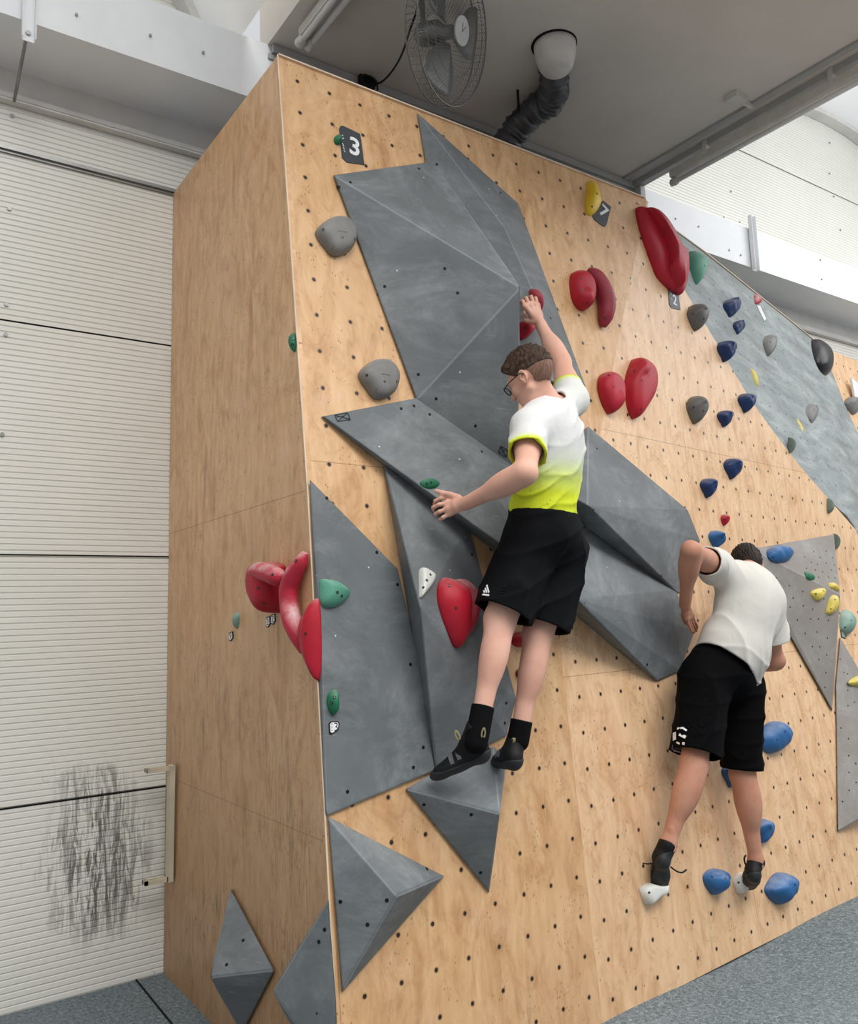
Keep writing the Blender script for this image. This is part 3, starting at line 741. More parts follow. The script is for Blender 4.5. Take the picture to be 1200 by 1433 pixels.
plate('dark grey tag with a white 3 at the top left of the front', 'front', [(474, 180), (476, 176.8), (479, 176.5), (503, 188), (504.5, 196), (509, 231), (484.5, 227.5), (478, 221)], '3', (495, 206), 25, math.radians(-6),
      extra=(((478, 201), (480, 206), .003), ((479, 207), (481, 210), .003), ((480, 211), (482, 214), .003), ((476, 192), (479, 190), .003), ((477, 196), (480, 194), .003)))
hold('tiny green knob hold overlapping tag 3', 'front', outline((466, 188, 479, 204)), .03, 'green_dark', ((477, 195),), rough=.03)
plate('dark grey tag with a tilted white 7 below the yellow hold', 'front', [(843, 281), (854, 290), (848, 314), (846, 317.5), (843, 317), (831, 308), (828, 302)], '7', (844, 297), 19, math.radians(-32))
plate('grey tag with a white 2 under the long red wedge', 'front', [(933.5, 398), (948, 406), (951, 434), (939, 431), (936, 427)], '2', (942.5, 420), 14, math.radians(-4), extra=(((936.5, 404), (937.5, 408), .004), ((937, 410), (938, 414), .004), ((937.5, 416), (938.5, 420), .004)))
# ---- small holds on the angled panel and the painted panel
G = 'blue'
def drop(lab, on, box, h, mat, bolts=(), shape=DROP, rough=.04, rot=0.0, prof='dome', seed=1, ridge=(2.2, .18), apex=(0, .15)):
    return hold(lab, on, outline(box, shape, rot), h, mat, bolts, apex, prof, ridge, rough, seed=seed)
drop('dark grey pointed hold below tag 2', 'front', (960, 425, 992, 464), .085, 'greyd', ((984, 446), (969, 439)), rough=.01)
drop('dark grey pointed hold right of the egg-shaped red hold', 'front', (959, 554, 991, 594), .085, 'greyd', ((984, 575), (970, 570)), rough=.01)
drop('navy hold high on the painted panel, larger of the topmost navy two', 'grey', (1009, 415, 1037, 445), .08, 'navy', ((1030, 423), (1022, 438)), ROCK, .10, seed=2)
drop('small navy hold right under the topmost navy one', 'grey', (1023, 447, 1042, 469), .06, 'navy', ((1036, 456),), ROCK, .12, seed=3)
drop('navy rock-textured hold astride the panel edge, left of its grey neighbour', 'front', (1002, 476, 1031, 507), .08, 'navy', ((1014, 485), (1026, 489)), ROCK, .10, seed=4)
drop('navy hold beside the lower dark grey pointed hold, farther right', 'front', (1031, 550, 1058, 578), .07, 'navy', ((1051, 563),), ROCK, .08, seed=5)
drop('small navy hold just right of the lower dark grey pointed hold', 'front', (1002, 574, 1026, 598), .06, 'navy', ((1014, 584),), ROCK, .10, seed=6)
drop('blue hold in the middle of the plywood, upper of two close together', 'front', (1011, 641, 1039, 671), .07, 'navy', ((1020, 650), (1033, 655)), ROCK, .07, seed=7)
drop('blue hold in the middle of the plywood, lower of two close together', 'front', (978, 669, 1004, 697), .07, 'navy', ((986, 683), (1001, 681)), ROCK, .07, seed=8)
drop('tiny dark red hold above the right climber', 'front', (1007, 720, 1021, 736), .04, 'red', ((1013, 727),))
drop('blue hold between the raised elbow and the right climber\'s head', 'front', (990, 742, 1015, 768), .07, 'blue', ((1010, 752),), ROCK, .08, seed=9)
hold('sea green hold at the top of the painted panel, behind the red wedge', 'grey', [(960, 353), (972, 352), (984, 362), (991, 372), (989, 384), (980, 398), (976, 399), (968, 385), (961, 370)], .09, 'green', ((986, 372),), (.1, .1))
plate('small pale green tag under the sea green hold', 'grey', [(966, 383), (971, 388), (978, 396), (984, 409), (982, 415), (976, 411)], None, mat='teal', extra=(((972, 394), (979, 406), .006),))
drop('grey pointed hold on the painted panel, upper of two', 'grey', (1065, 468, 1087, 500), .08, 'greyh', ((1078, 479),), rough=.01)
drop('grey pointed hold on the painted panel, lower of two', 'grey', (1122, 565, 1145, 596), .08, 'greyh', ((1138, 573), (1133, 588)), rough=.01)
drop('grey pointed hold at the right picture edge', 'far', (1181, 555, 1206, 581), .07, 'greyh', ((1190, 563),), rough=.01)
hold('large glossy black bulge hold on the painted panel edge', 'grey', [(1134, 475), (1140, 477), (1152, 486), (1162, 500), (1166, 514), (1164, 526), (1156, 525), (1146, 516), (1138, 500), (1134, 486)], .12, 'blackh', ((1139, 496),), (.1, .1), 'dome')
hold('thin yellow hold along the panel edge, upper of two', 'grey', [(1048, 516), (1053, 519), (1059, 531), (1061, 543), (1056, 539), (1051, 528)], .03, 'yellow_pale', (), (.1, 0))
hold('thin yellow hold along the panel edge, lower of two', 'grey', [(1107, 580), (1112, 585), (1119, 594), (1125, 606), (1123, 616), (1117, 611), (1113, 598), (1108, 590)], .03, 'yellow_pale', ((1112, 588), (1121, 609)), (.1, 0))
hold('little grey-green hold on the panel edge, upper of two', 'front', [(1103, 613), (1108, 615), (1112, 623), (1110, 633), (1104, 633)], .05, 'greengrey')
hold('little grey-green hold on the panel edge, lower of two', 'front', [(1157, 698), (1162, 701), (1166, 710), (1163, 719), (1157, 714)], .05, 'greengrey')
hold('small pink-red hold at the top rim of the painted panel', 'grey', [(1053, 412), (1059, 416), (1066, 423), (1059, 427), (1054, 425)], .04, 'red_chalk', ((1063, 421),))
plate('narrow white tag under the small pink-red hold', 'grey', [(1056.5, 428.5), (1061, 428.5), (1069.5, 447), (1067, 450)], None, mat='tagw', thick=.012)
hold('pinkish red hold at the right edge above the grey pointed volumes', 'grey', [(1188, 733), (1196, 736), (1206, 744), (1206, 756), (1198, 750)], .04, 'red_chalk')
hold('purple-red sliver hold at the right picture edge', 'far', [(1194, 618), (1203, 630), (1203, 652), (1196, 638)], .04, 'red_dark')
plate('white triangular plate at the right picture edge', 'far', [(1188, 529), (1206, 545), (1206, 566), (1193, 558)], None, mat='tagw', thick=.02, name='white_plate')
# ---- warm volumes
hold('wide blue hold on the angular warm grey volume', 'warm_upper', [(1072, 768), (1080, 763), (1096, 765), (1107, 770), (1110, 777), (1102, 786), (1088, 788), (1077, 783), (1072, 776)], .07, 'blue', ((1085, 771), (1081, 780)), (0, .1), rough=.05)
hold('small dark green hold on the angular warm grey volume', 'warm_upper', [(1124, 800), (1130, 801), (1137, 806), (1140, 811), (1133, 812), (1127, 808)], .025, 'green_dark', ((1131, 804),))
hold('pale yellow hold, leftmost of three together', 'warm_upper', [(1133, 829), (1142, 824), (1154, 823), (1155, 829), (1150, 837), (1143, 841), (1136, 836)], .04, 'yellow_pale', ((1141, 831), (1152, 827)))
hold('pale yellow upright hold, lowest of three together', 'warm_upper', [(1165, 833), (1171, 833), (1174, 839), (1173, 848), (1167, 857), (1160, 860), (1154, 857), (1157, 846), (1160, 838)], .045, 'yellow_pale', ((1168, 839), (1162, 852)))
hold('pale yellow strip hold, topmost of three together', 'warm_upper', [(1158, 816), (1165, 816), (1172, 822), (1174, 828), (1166, 825), (1160, 822)], .03, 'yellow_pale')
hold('pale teal rounded hold right of the angular warm grey volume', 'front', [(1174, 862), (1180, 853), (1190, 857), (1197, 868), (1197, 878), (1190, 888), (1181, 886), (1174, 878)], .07, 'teal', ((1191, 868), (1182, 878)))
plate('tiny pale route tag below the pale teal hold', 'front', [(1175, 882), (1181, 884), (1182, 894), (1176, 892)], None, mat='tagb', rim='teal')
hold('dark green hold on the top corner of the angular warm grey volume', 'front', [(1167, 748), (1171, 749), (1173, 757), (1172, 768), (1168, 769)], .05, 'greengrey')
hold('yellow-green hold at the right picture edge on the tall warm volume', 'warm_lower', [(1186, 954), (1192, 949), (1204, 946), (1206, 960), (1194, 960), (1188, 958)], .04, 'yellow_pale')
# ---- lower blue and white holds
hold('big blue hold right of the right climber\'s shorts', 'front', [(1059, 1034), (1065, 1020), (1079, 1010), (1097, 1011), (1107, 1022), (1109, 1030), (1103, 1043), (1090, 1052), (1077, 1055), (1064, 1047)], .09, 'blue', ((1098, 1024), (1087, 1035)), (.05, .1), rough=.03)
drop('blue hold half hidden behind the right climber\'s right knee', 'front', (1008, 1068, 1040, 1102), .07, 'blue', ((1018, 1079),), ROCK, .07, seed=11)
drop('blue hold peeking out beside the right climber\'s right calf', 'front', (1050, 1145, 1084, 1180), .07, 'blue', ((1078, 1159),), ROCK, .05, seed=12)
hold('blue rock-textured hold between the right climber\'s feet', 'front', [(982, 1226), (990, 1218), (1004, 1215), (1018, 1219), (1022, 1228), (1017, 1240), (1008, 1250), (1000, 1252), (991, 1245), (984, 1236)], .09, 'blue', ((996, 1227), (1015, 1229)), (0, .1), rough=.07)
hold('large blue hold at the right climber\'s right foot', 'front', [(1068, 1244), (1076, 1231), (1088, 1222), (1102, 1221), (1114, 1226), (1118, 1236), (1115, 1250), (1105, 1259), (1094, 1266), (1082, 1261), (1072, 1253)], .10, 'blue', ((1112, 1238), (1080, 1246)), (.05, .1), rough=.03)
hold('white block foothold under the right climber\'s left shoe', 'front', [(892, 1243), (905, 1235), (918, 1238), (936, 1237), (934, 1250), (920, 1255), (905, 1266), (901, 1266)], .06, 'whiteh', ((908, 1249),), (0, .2), 'pillow', sm=1)
hold('white block foothold under the right climber\'s right shoe', 'front', [(1023, 1229), (1034, 1222), (1048, 1218), (1056, 1226), (1052, 1238), (1034, 1251), (1030, 1249)], .06, 'whiteh', ((1033, 1235),), (0, .2), 'pillow', sm=1)
# ---- holds on volumes
hold('red hold gripped by the left climber\'s raised right hand', 'narrow', [(739, 408), (744, 404), (751, 407), (758, 417), (761, 430), (756, 439), (748, 432), (741, 420)], .05, 'red_dark', (), (.1, 0))
hold('red hold just below the left climber\'s raised hand', 'narrow', [(726, 452), (737, 449), (747, 452), (748, 462), (740, 471), (731, 476), (726, 474)], .05, 'red', ((733, 459),))
hold('dark green hold above the left climber\'s left hand', 'beam', [(586, 676), (592, 670), (603, 669), (611, 672), (615, 677), (610, 683), (600, 685), (591, 682)], .022, 'green_dark', ((603, 675), (597, 677)), (0, .2), rough=.03)
hold('sea green pointed hold on the edge volume, upper of two', 'edge_big', [(447, 812), (458, 811), (472, 815), (484, 823), (490, 830), (483, 841), (470, 849), (457, 851), (448, 846), (446, 830)], .05, 'green', ((472, 829), (478, 834)), (-.1, .2))
hold('sea green oblong hold on the edge volume, lower of two', 'edge_big', [(458, 972), (466, 965), (473, 966), (474, 980), (474, 995), (466, 1001), (459, 993), (456, 982)], .04, 'green_dark', ((468, 976), (464, 984)))
plate('small black and white route tag with a 3 below the oblong green hold', 'edge_big', [(459.5, 1012), (462, 1009.5), (472, 1009), (474, 1012), (473, 1021), (463, 1028), (460, 1026)], '3', (468.8, 1017), 11, 0, mat='tagb', rim='tagw', tm='tagb', extra=(((463, 1012), (463, 1015), .0018), ((463, 1016.5), (463, 1019), .0018), ((463, 1020.5), (463, 1023), .0018)))
hold('white pointed hold on the tall narrow volume', 'shaft', [(585, 797), (590, 794.5), (597, 797), (608, 804), (609, 810), (603, 821), (592, 833), (586, 837), (585, 822)], .035, 'whiteh', ((597, 812), (602, 804), (592, 822)), (-.1, .1), 'pillow')
hold('red shell-shaped hold, rear one of the pair on the tall narrow volume', 'shaft', [(636, 816), (648, 810), (660, 816), (669, 829), (673, 848), (669, 872), (662, 886), (655, 887), (645, 860)], .045, 'red_chalk', (), (.3, .1), 'dome')
hold('red shell-shaped hold, front one of the pair on the tall narrow volume', 'shaft', [(612, 818), (619, 809), (630, 810), (644, 813), (654, 824), (659, 840), (660, 865), (658, 888), (653, 904), (647, 907), (638, 898), (624, 874), (613, 848), (610, 832)], .085, 'red', ((638, 851), (629, 820)), (.05, .15), 'dome')
hold('dark red hold glimpsed between the left climber\'s legs, upper one', 'front', outline((713, 884, 745, 906)), .06, 'red')
hold('small orange-red hold glimpsed between the left climber\'s legs, lower one', 'front', outline((720, 936, 736, 949)), .04, 'red_dark')
# ---- side panel group
sd = 'side'
hold('red bucket hold with a chalked lip on the side panel', sd, [(346, 802), (350, 790), (362, 786), (380, 789), (394, 791), (398, 800), (396, 840), (386, 851), (375, 858), (362, 849), (350, 836), (345, 820)], .12, 'red', ((361, 823), (370, 845)), (-.1, .05), 'pillow', lift=.6)
tube_hold('chalk-covered lip of the red bucket hold, rolled over its top', sd, [(350, 828, .010, .06), (351, 812, .024, .075), (360, 800, .034, .085), (374, 802, .036, .085), (387, 807, .036, .075), (393, 808, .030, .06)], 'red_chalk', bolts=((381, 804),))
tube_hold('long curved chalky red hold beside the bucket hold', sd, [(427, 773, .012, .02), (421, 786, .026, .03), (411, 803, .034, .04), (404, 822, .036, .045), (404, 845, .036, .045), (408, 868, .036, .045), (416, 890, .030, .035), (425, 912, .016, .02)], 'red_chalk', bolts=((414, 785),))
hold('red lens-shaped hold cut off by the corner of the wall', sd, [(444, 838), (430, 850), (420, 862), (417, 880), (419, 900), (424, 920), (436, 940), (446, 953), (449, 925), (449, 880)], .06, 'red', ((427, 887),), (.1, .1), lift=.5)
hold('small pale green hold left of the red bucket hold', sd, [(328, 861), (332, 856), (336, 862), (333, 873), (328, 880), (325.5, 872)], .03, 'teal')
hold('small green hold high on the corner of the side panel', sd, [(405, 469), (409, 466), (414, 471), (415, 484), (411, 493), (406, 490), (404, 480)], .03, 'green_dark', ((410, 474), (409, 482)))
plate('small black and white route tag with a 9 under the pale green hold', sd, [(321, 886), (326, 883.5), (327, 892), (324, 897), (321, 896)], '9', (323.8, 890), 8, 0, mat='tagb', rim='tagw', tm='tagb', tx=1.4)
plate('left of two small route tags under the red bucket hold', sd, [(373, 864), (378.5, 862), (379, 873), (376, 878), (373, 877)], '2', (375.8, 870), 9, 0, mat='tagb', rim='tagw', tm='tagb', tx=1.4)
plate('right of two small route tags under the red bucket hold', sd, [(380, 861), (385.5, 858.5), (386, 869), (383, 874), (380, 873)], '2', (382.8, 866), 9, 0, mat='tagb', rim='tagw', tm='tagb', tx=1.4)

# ---------------------------------------------------------------- U-shaped bracket at the back edge of the side panel
t = empty('mounting_bracket', atx((244, 1150), 1.40)); tag(t, 'pale beige U-shaped bracket between the side panel and the cladding', 'bracket')
M['beige'] = simple('beige_painted_wood', (206, 196, 172), .5, .3)
pt, pb = atx((243, 1074), 1.395), atx((240, 1228), 1.395)
bm = bmesh.new(); obox(bm, pt + [-.012, 0, .012], pb + [-.012, 0, -.012], (1, 0, 0), .05, .024); o = bm_obj('upright', bm, M['beige']); keep(o, t)
for q in (pt, pb):
    bm = bmesh.new()
    for dy in (-.018, .018): obox(bm, q + [0, dy, 0], q + [-.135, dy, 0], (0, 0, 1), .014, .018)
    obox(bm, q + [-.135, 0, 0], q + [-.12, 0, 0], (0, 0, 1), .05, .018); obox(bm, q + [-.03, 0, 0], q + [.0, 0, 0], (0, 0, 1), .05, .018)
    o = bm_obj('arm', bm, M['beige']); keep(o, t)

# ---------------------------------------------------------------- things under the mezzanine
M['chrome'] = simple('wire_steel', (128, 128, 126), .3, .5, .85); M['blade'] = simple('grey_metal_blade', (122, 122, 120), .35, .5, .4)
M['badge'] = simple('pale_badge', (205, 205, 203), .4, .4); M['cream'] = simple('off_white_plastic', (212, 208, 200), .45, .4); M['tubew'] = simple('unlit_fluorescent_tube', (232, 232, 230), .25, .5, var=.02)
M['collar'] = simple('white_plastic_collar', (226, 220, 214), .5, .4)
# fan
fc = hitp((627, 45), (0, 3.0, 0), (0, 1, 0)); fan = empty('wall_fan', fc); tag(fan, 'round wire-cage fan hanging below the grey mezzanine ceiling', 'fan')
camd = -ray(627, 45)
# the cage's axis is turned well away from the viewer, to the left and slightly down
rt = AX * 0 + np.array(ROT @ np.array([1, 0, 0])); up_ = np.array(ROT @ np.array([0, 1, 0])); bk = np.array(ROT @ np.array([0, 0, 1]))
an = math.radians(61); ax_ = bk * math.cos(an) + (rt * .95 - up_ * .22) * math.sin(an) * 1.0; ax_ /= np.linalg.norm(ax_)
fu, fv, fn_ = frame(ax_); fu, fv = np.array(fu), np.array(fv); FR = np.linalg.norm(fc - O_) * 82 / FPX
def cpt(r, a, d): return fc + fu * r * math.cos(a) + fv * r * math.sin(a) + ax_ * d
bm = bmesh.new()
def ring(bm, R, d, r, seg=64):
    ps = [cpt(R, 2 * math.pi * k / seg, d) for k in range(seg)]; ps.append(ps[0]); tube(bm, ps, r, 6, False)
ring(bm, FR, .03, .0042); ring(bm, FR, -.035, .0042)
for R in (.6, .8): ring(bm, FR * R, .052 - .012 * R, .0018)
def dome(s): return .03 + .045 * (1 - s ** 2)
NW = 84
for k in range(NW):
    a = 2 * math.pi * k / NW; ps = [cpt(FR * s, a + (1 - s) * .7, dome(s)) for s in np.linspace(.2, 1, 7)]; tube(bm, ps, .0011, 4, False)
o = bm_obj('front_grille', bm, M['chrome'], smooth=True); keep(o, fan)
bm = bmesh.new()
for k in range(60):
    a = 2 * math.pi * k / 60; ps = [cpt(FR * s, a - (1 - s) * .5, -.035 - .05 * (1 - s ** 2)) for s in np.linspace(.25, 1, 6)]; ps.append(cpt(FR, a, .03)); tube(bm, ps, .0012, 4, False)
o = bm_obj('rear_grille', bm, M['chrome'], smooth=True); keep(o, fan)
for k in range(3):
    bm = bmesh.new(); g = []
    for i in range(9):
        s = lerp(.16, .88, i / 8); wd = .34 + .42 * math.sin(math.pi * min(1, s * .95)); a0_ = 2 * math.pi * k / 3 + .5
        g.append([bm.verts.new(V(cpt(FR * s, a0_ + wd * (j / 5 - .5) * 1.5, .028 * (j / 5 - .5)))) for j in range(6)])
    for i in range(8):
        for j in range(5): bm.faces.new((g[i][j], g[i + 1][j], g[i + 1][j + 1], g[i][j + 1]))
    o = bm_obj('blade', bm, M['blade'], smooth=True); keep(o, fan); md = o.modifiers.new('t', 'SOLIDIFY'); md.thickness = .002
bm = bmesh.new(); tube(bm, [cpt(0, 0, -.18), cpt(0, 0, -.15), cpt(0, 0, -.06), cpt(0, 0, -.02), cpt(0, 0, .03)], [.03, .055, .06, .035, .03], 20); o = bm_obj('motor', bm, M['blade'], smooth=True); keep(o, fan)
bm = bmesh.new(); tube(bm, [cpt(0, 0, dome(0) - .004), cpt(0, 0, dome(0) + .004)], FR * .2, 32); o = bm_obj('badge', bm, M['badge']); keep(o, fan)
bm = bmesh.new(); pa, pb2, pc2 = cpt(FR * .10, 1.9, dome(0) + .0045), cpt(FR * .02, 4.6, dome(0) + .0045), cpt(FR * .12, -.6, dome(0) + .0045)
obox(bm, pa, pb2, ax_, .006, .001); obox(bm, cpt(FR * .11, 1.0, dome(0) + .0045), pb2, ax_, .004, .001); o2 = bm_obj('logo', bm, M['blade']); keep(o2, fan)
bm = bmesh.new(); mp = cpt(0, 0, -.13); tube(bm, [mp, mp + np.array([0, .02, .10]), np.array([mp[0], mp[1] + .02, SZ])], .014, 10); bx(bm, (mp[0] - .06, mp[1] - .04, SZ - .012), (mp[0] + .06, mp[1] + .08, SZ)); o = bm_obj('ceiling_mount', bm, M['blade']); keep(o, fan)
# cable from the fan to the junction clutter
cps = [aty((588, -12), 3.1), aty((583, 14), 3.25), aty((574, 40), 3.35), aty((562, 76), 3.6), aty((548, 100), 3.8), aty((533, 115), 3.92), aty((521, 116), 3.96), aty((513, 112), 3.97)]
bm = bmesh.new(); tube(bm, catmull(cps, 6), .006, 6); lp = [aty(p, 3.95) for p in ((506, 110), (512, 106), (520, 108), (526, 115), (528, 125), (526, 132))]
o = bm_obj('power_cable', bm, M['black'], smooth=True); tag(o, 'black cable hanging from the fan to the clutter at the ceiling edge', 'cable')
o = empty('cable_coil', aty((515, 114), 3.97)); tag(o, 'small tangle of black cable at the ceiling edge left of the fan', 'cable coil')
for k, (r0, cx_, cy_) in enumerate(((.045, 516, 112), (.035, 519, 114), (.05, 514, 115))):
    c3 = aty((cx_, cy_), 3.96); bm = bmesh.new(); ps = [c3 + np.array([math.cos(a) * r0, -.006 * k, math.sin(a) * r0 * .6]) for a in np.linspace(0, 6.28, 24)]; tube(bm, ps, .006, 6, False)
    q = bm_obj('loop', bm, M['black'], smooth=True); keep(q, o)
bm = bmesh.new(); tube(bm, catmull(lp, 4), .005, 6); q = bm_obj('loose_end', bm, M['black']); keep(q, o)
bm = bmesh.new(); c3 = aty((512, 116), 3.98); bx(bm, c3 + [-.05, -.02, -.03], c3 + [.05, .02, .03]); q = bm_obj('junction_box', bm, M['black']); keep(q, o)
# duct
cc = atz((776, 63), SZ); dr = empty('ventilation_duct', cc); tag(dr, 'dark flexible duct running from a white ceiling collar down behind the wall', 'duct')
bm = bmesh.new(); R0 = np.linalg.norm(cc - O_) * 26 / FPX
tube(bm, [cc + [0, 0, .02], cc + [0, .0, -.05], cc + [.0, .0, -.13], cc + [.0, .0, -.16]], [R0, R0 * .97, R0 * .8, R0 * .62], 28); o = bm_obj('collar', bm, M['collar'], smooth=True); keep(o, dr)
bm = bmesh.new(); tube(bm, [cc + [-.006, 0, .001], cc + [-.006, 0, -.004]], R0 * 1.07, 28); o = bm_obj('collar_gap', bm, M['gap']); keep(o, dr)
ctrl = [(774, 92, 3.30, 17), (775, 108, 3.33, 17), (775, 126, 3.40, 18), (767, 142, 3.50, 18.5), (752, 152, 3.58, 17.5), (738, 164, 3.66, 17.5), (724, 180, 3.75, 18), (712, 196, 3.82, 18), (700, 215, 3.9, 18)]
P4 = catmull([np.r_[aty((a, b), y), r * np.linalg.norm(aty((a, b), y) - O_) / FPX] for a, b, y, r in ctrl], 9)
rr = [p[3] * (1 + .07 * math.sin(i * 1.45) + .05 * math.sin(i * .7 + 1)) for i, p in enumerate(P4)]
bm = bmesh.new(); tube(bm, [p[:3] for p in P4], rr, 20)
for v in bm.verts:
    s = v.co * 60; v.co += Vector((math.sin(s.y + s.z), math.sin(s.x * 1.3), math.sin(s.z * .9 + s.x))) * .0035
o = bm_obj('flexible_hose', bm, M['duct'], smooth=True); keep(o, dr)
bm = bmesh.new(); tube(bm, [P4[3][:3], P4[5][:3]], P4[4][3] * 1.08, 20); o = bm_obj('clamp_band', bm, M['black'], smooth=True); keep(o, dr)
# threaded rod left of the duct
bm = bmesh.new(); a = atz((724, 126), SZ); b = aty((727, 158), a[1] + .02); tube(bm, [a, np.array([a[0], a[1], b[2]])], .008, 8); tube(bm, [np.array([a[0], a[1], b[2]]), np.array([a[0] - .05, a[1] + .02, b[2] - .05])], .008, 8)
o = bm_obj('threaded_rod', bm, M['black']); tag(o, 'thin dark rod hanging from the ceiling left of the duct', 'rod')
# fluorescent fittings
def fitting(label, pend, x_off, ylen, tubes=2):
    """a batten running along y from its far end"""
    r = empty('fluorescent_light', pend); tag(r, label, 'ceiling light'); x, y, z = pend
    bm = bmesh.new(); bx(bm, (x - .035, y - ylen, z - .01), (x + .035, y + .01, z + .045)); bmesh.ops.bevel(bm, geom=bm.edges[:], offset=.006, segments=2); o = bm_obj('batten', bm, M['cream']); keep(o, r)
    for s in ((-1, 1) if tubes == 2 else (0,)):
        xx = x + s * .028; bm = bmesh.new(); tube(bm, [(xx, y - .03, z - .04), (xx, y - ylen + .03, z - .04)], .0165, 14); o = bm_obj('tube', bm, M['tubew'], smooth=True); keep(o, r)
        bm = bmesh.new(); tube(bm, [(xx, y - .035, z - .04), (xx, y - .02, z - .04), (xx, y + .02, z - .035), (xx, y + .028, z - .03)], [.019, .026, .027, .014], 16); o = bm_obj('end_cap', bm, M['cream'], smooth=True); keep(o, r)
    for yy in (y - .3, y - ylen * .5, y - ylen + .3):
        bm = bmesh.new(); bx(bm, (x - .045, yy - .015, z + .02), (x + .045, yy + .015, SZ)); o = bm_obj('mounting_clip', bm, M['cream']); keep(o, r)
e1 = atz((427, 52), SZ - .07); fitting('short view of a twin-tube fluorescent fitting at top left under the mezzanine', e1, 0, 1.5, 2)
e2 = atz((926, 241), SZ - .12); e2[0] = SX1 - .02; fitting('long fluorescent fitting along the right edge of the mezzanine', e2, 0, 2.4, 1)
bm = bmesh.new(); a = atz((1029, 134), SZ); bx(bm, a + [-.06, -.045, -.04], a + [.06, .045, 0]); bx(bm, a + [.06, -.012, -.03], a + [.17, .012, -.005]); bmesh.ops.bevel(bm, geom=bm.edges[:], offset=.005, segments=2)
o = bm_obj('junction_box', bm, M['cream']); tag(o, 'small pale junction box on the ceiling beside the long fluorescent fitting', 'junction box')
# drop brackets on the beam
def drop_bracket(label, top, bot, rod=None):
    r = empty('steel_bracket', bot); tag(r, label, 'bracket'); bm = bmesh.new()
    h_ = .028; a, b = top, bot
    for s in (-1, 1): obox(bm, a + [s * h_, -.018, 0], b + [s * h_, -.018, 0], (0, 1, 0), .004, .036)
    obox(bm, a, b, (0, 1, 0), h_ * 2, .004); o = bm_obj('channel', bm, M['white']); keep(o, r)
    bm = bmesh.new(); disc(bm, b + np.array([0, -.002, .04]), (0, -1, 0), .012, .008, 6); o = bm_obj('bolt', bm, M['steel']); keep(o, r)
    if rod is not None: bm = bmesh.new(); tube(bm, rod, .008, 8); o = bm_obj('rod', bm, M['steel'], smooth=True); keep(o, r)
b = aty((39, 58), 4.008); a = np.array([b[0], b[1], b[2] + .42]); drop_bracket('white steel channel with a thin rod at the top left of the beam', a, b, [b + [-.005, .03, .02], b + [-.0, .36, -.10]])
b = aty((1055, 379), 4.008); a = np.array([b[0], b[1], aty((1048, 303), 4.008)[2]]); drop_bracket('white steel channel on the beam above the painted panel', a, b)
bm = bmesh.new()
for p in ((107, 21), (210, 50), (284, 74), (1012, 304), (1034, 311), (1020, 350), (1036, 357), (1147, 364), (1149, 391), (945, 306), (977, 317)): disc(bm, aty(p, 4.019), (0, -1, 0), .008, .008, 6)
struct(bm_obj('trim_13', bm, M['steel']), 'small bolt heads on the beam')

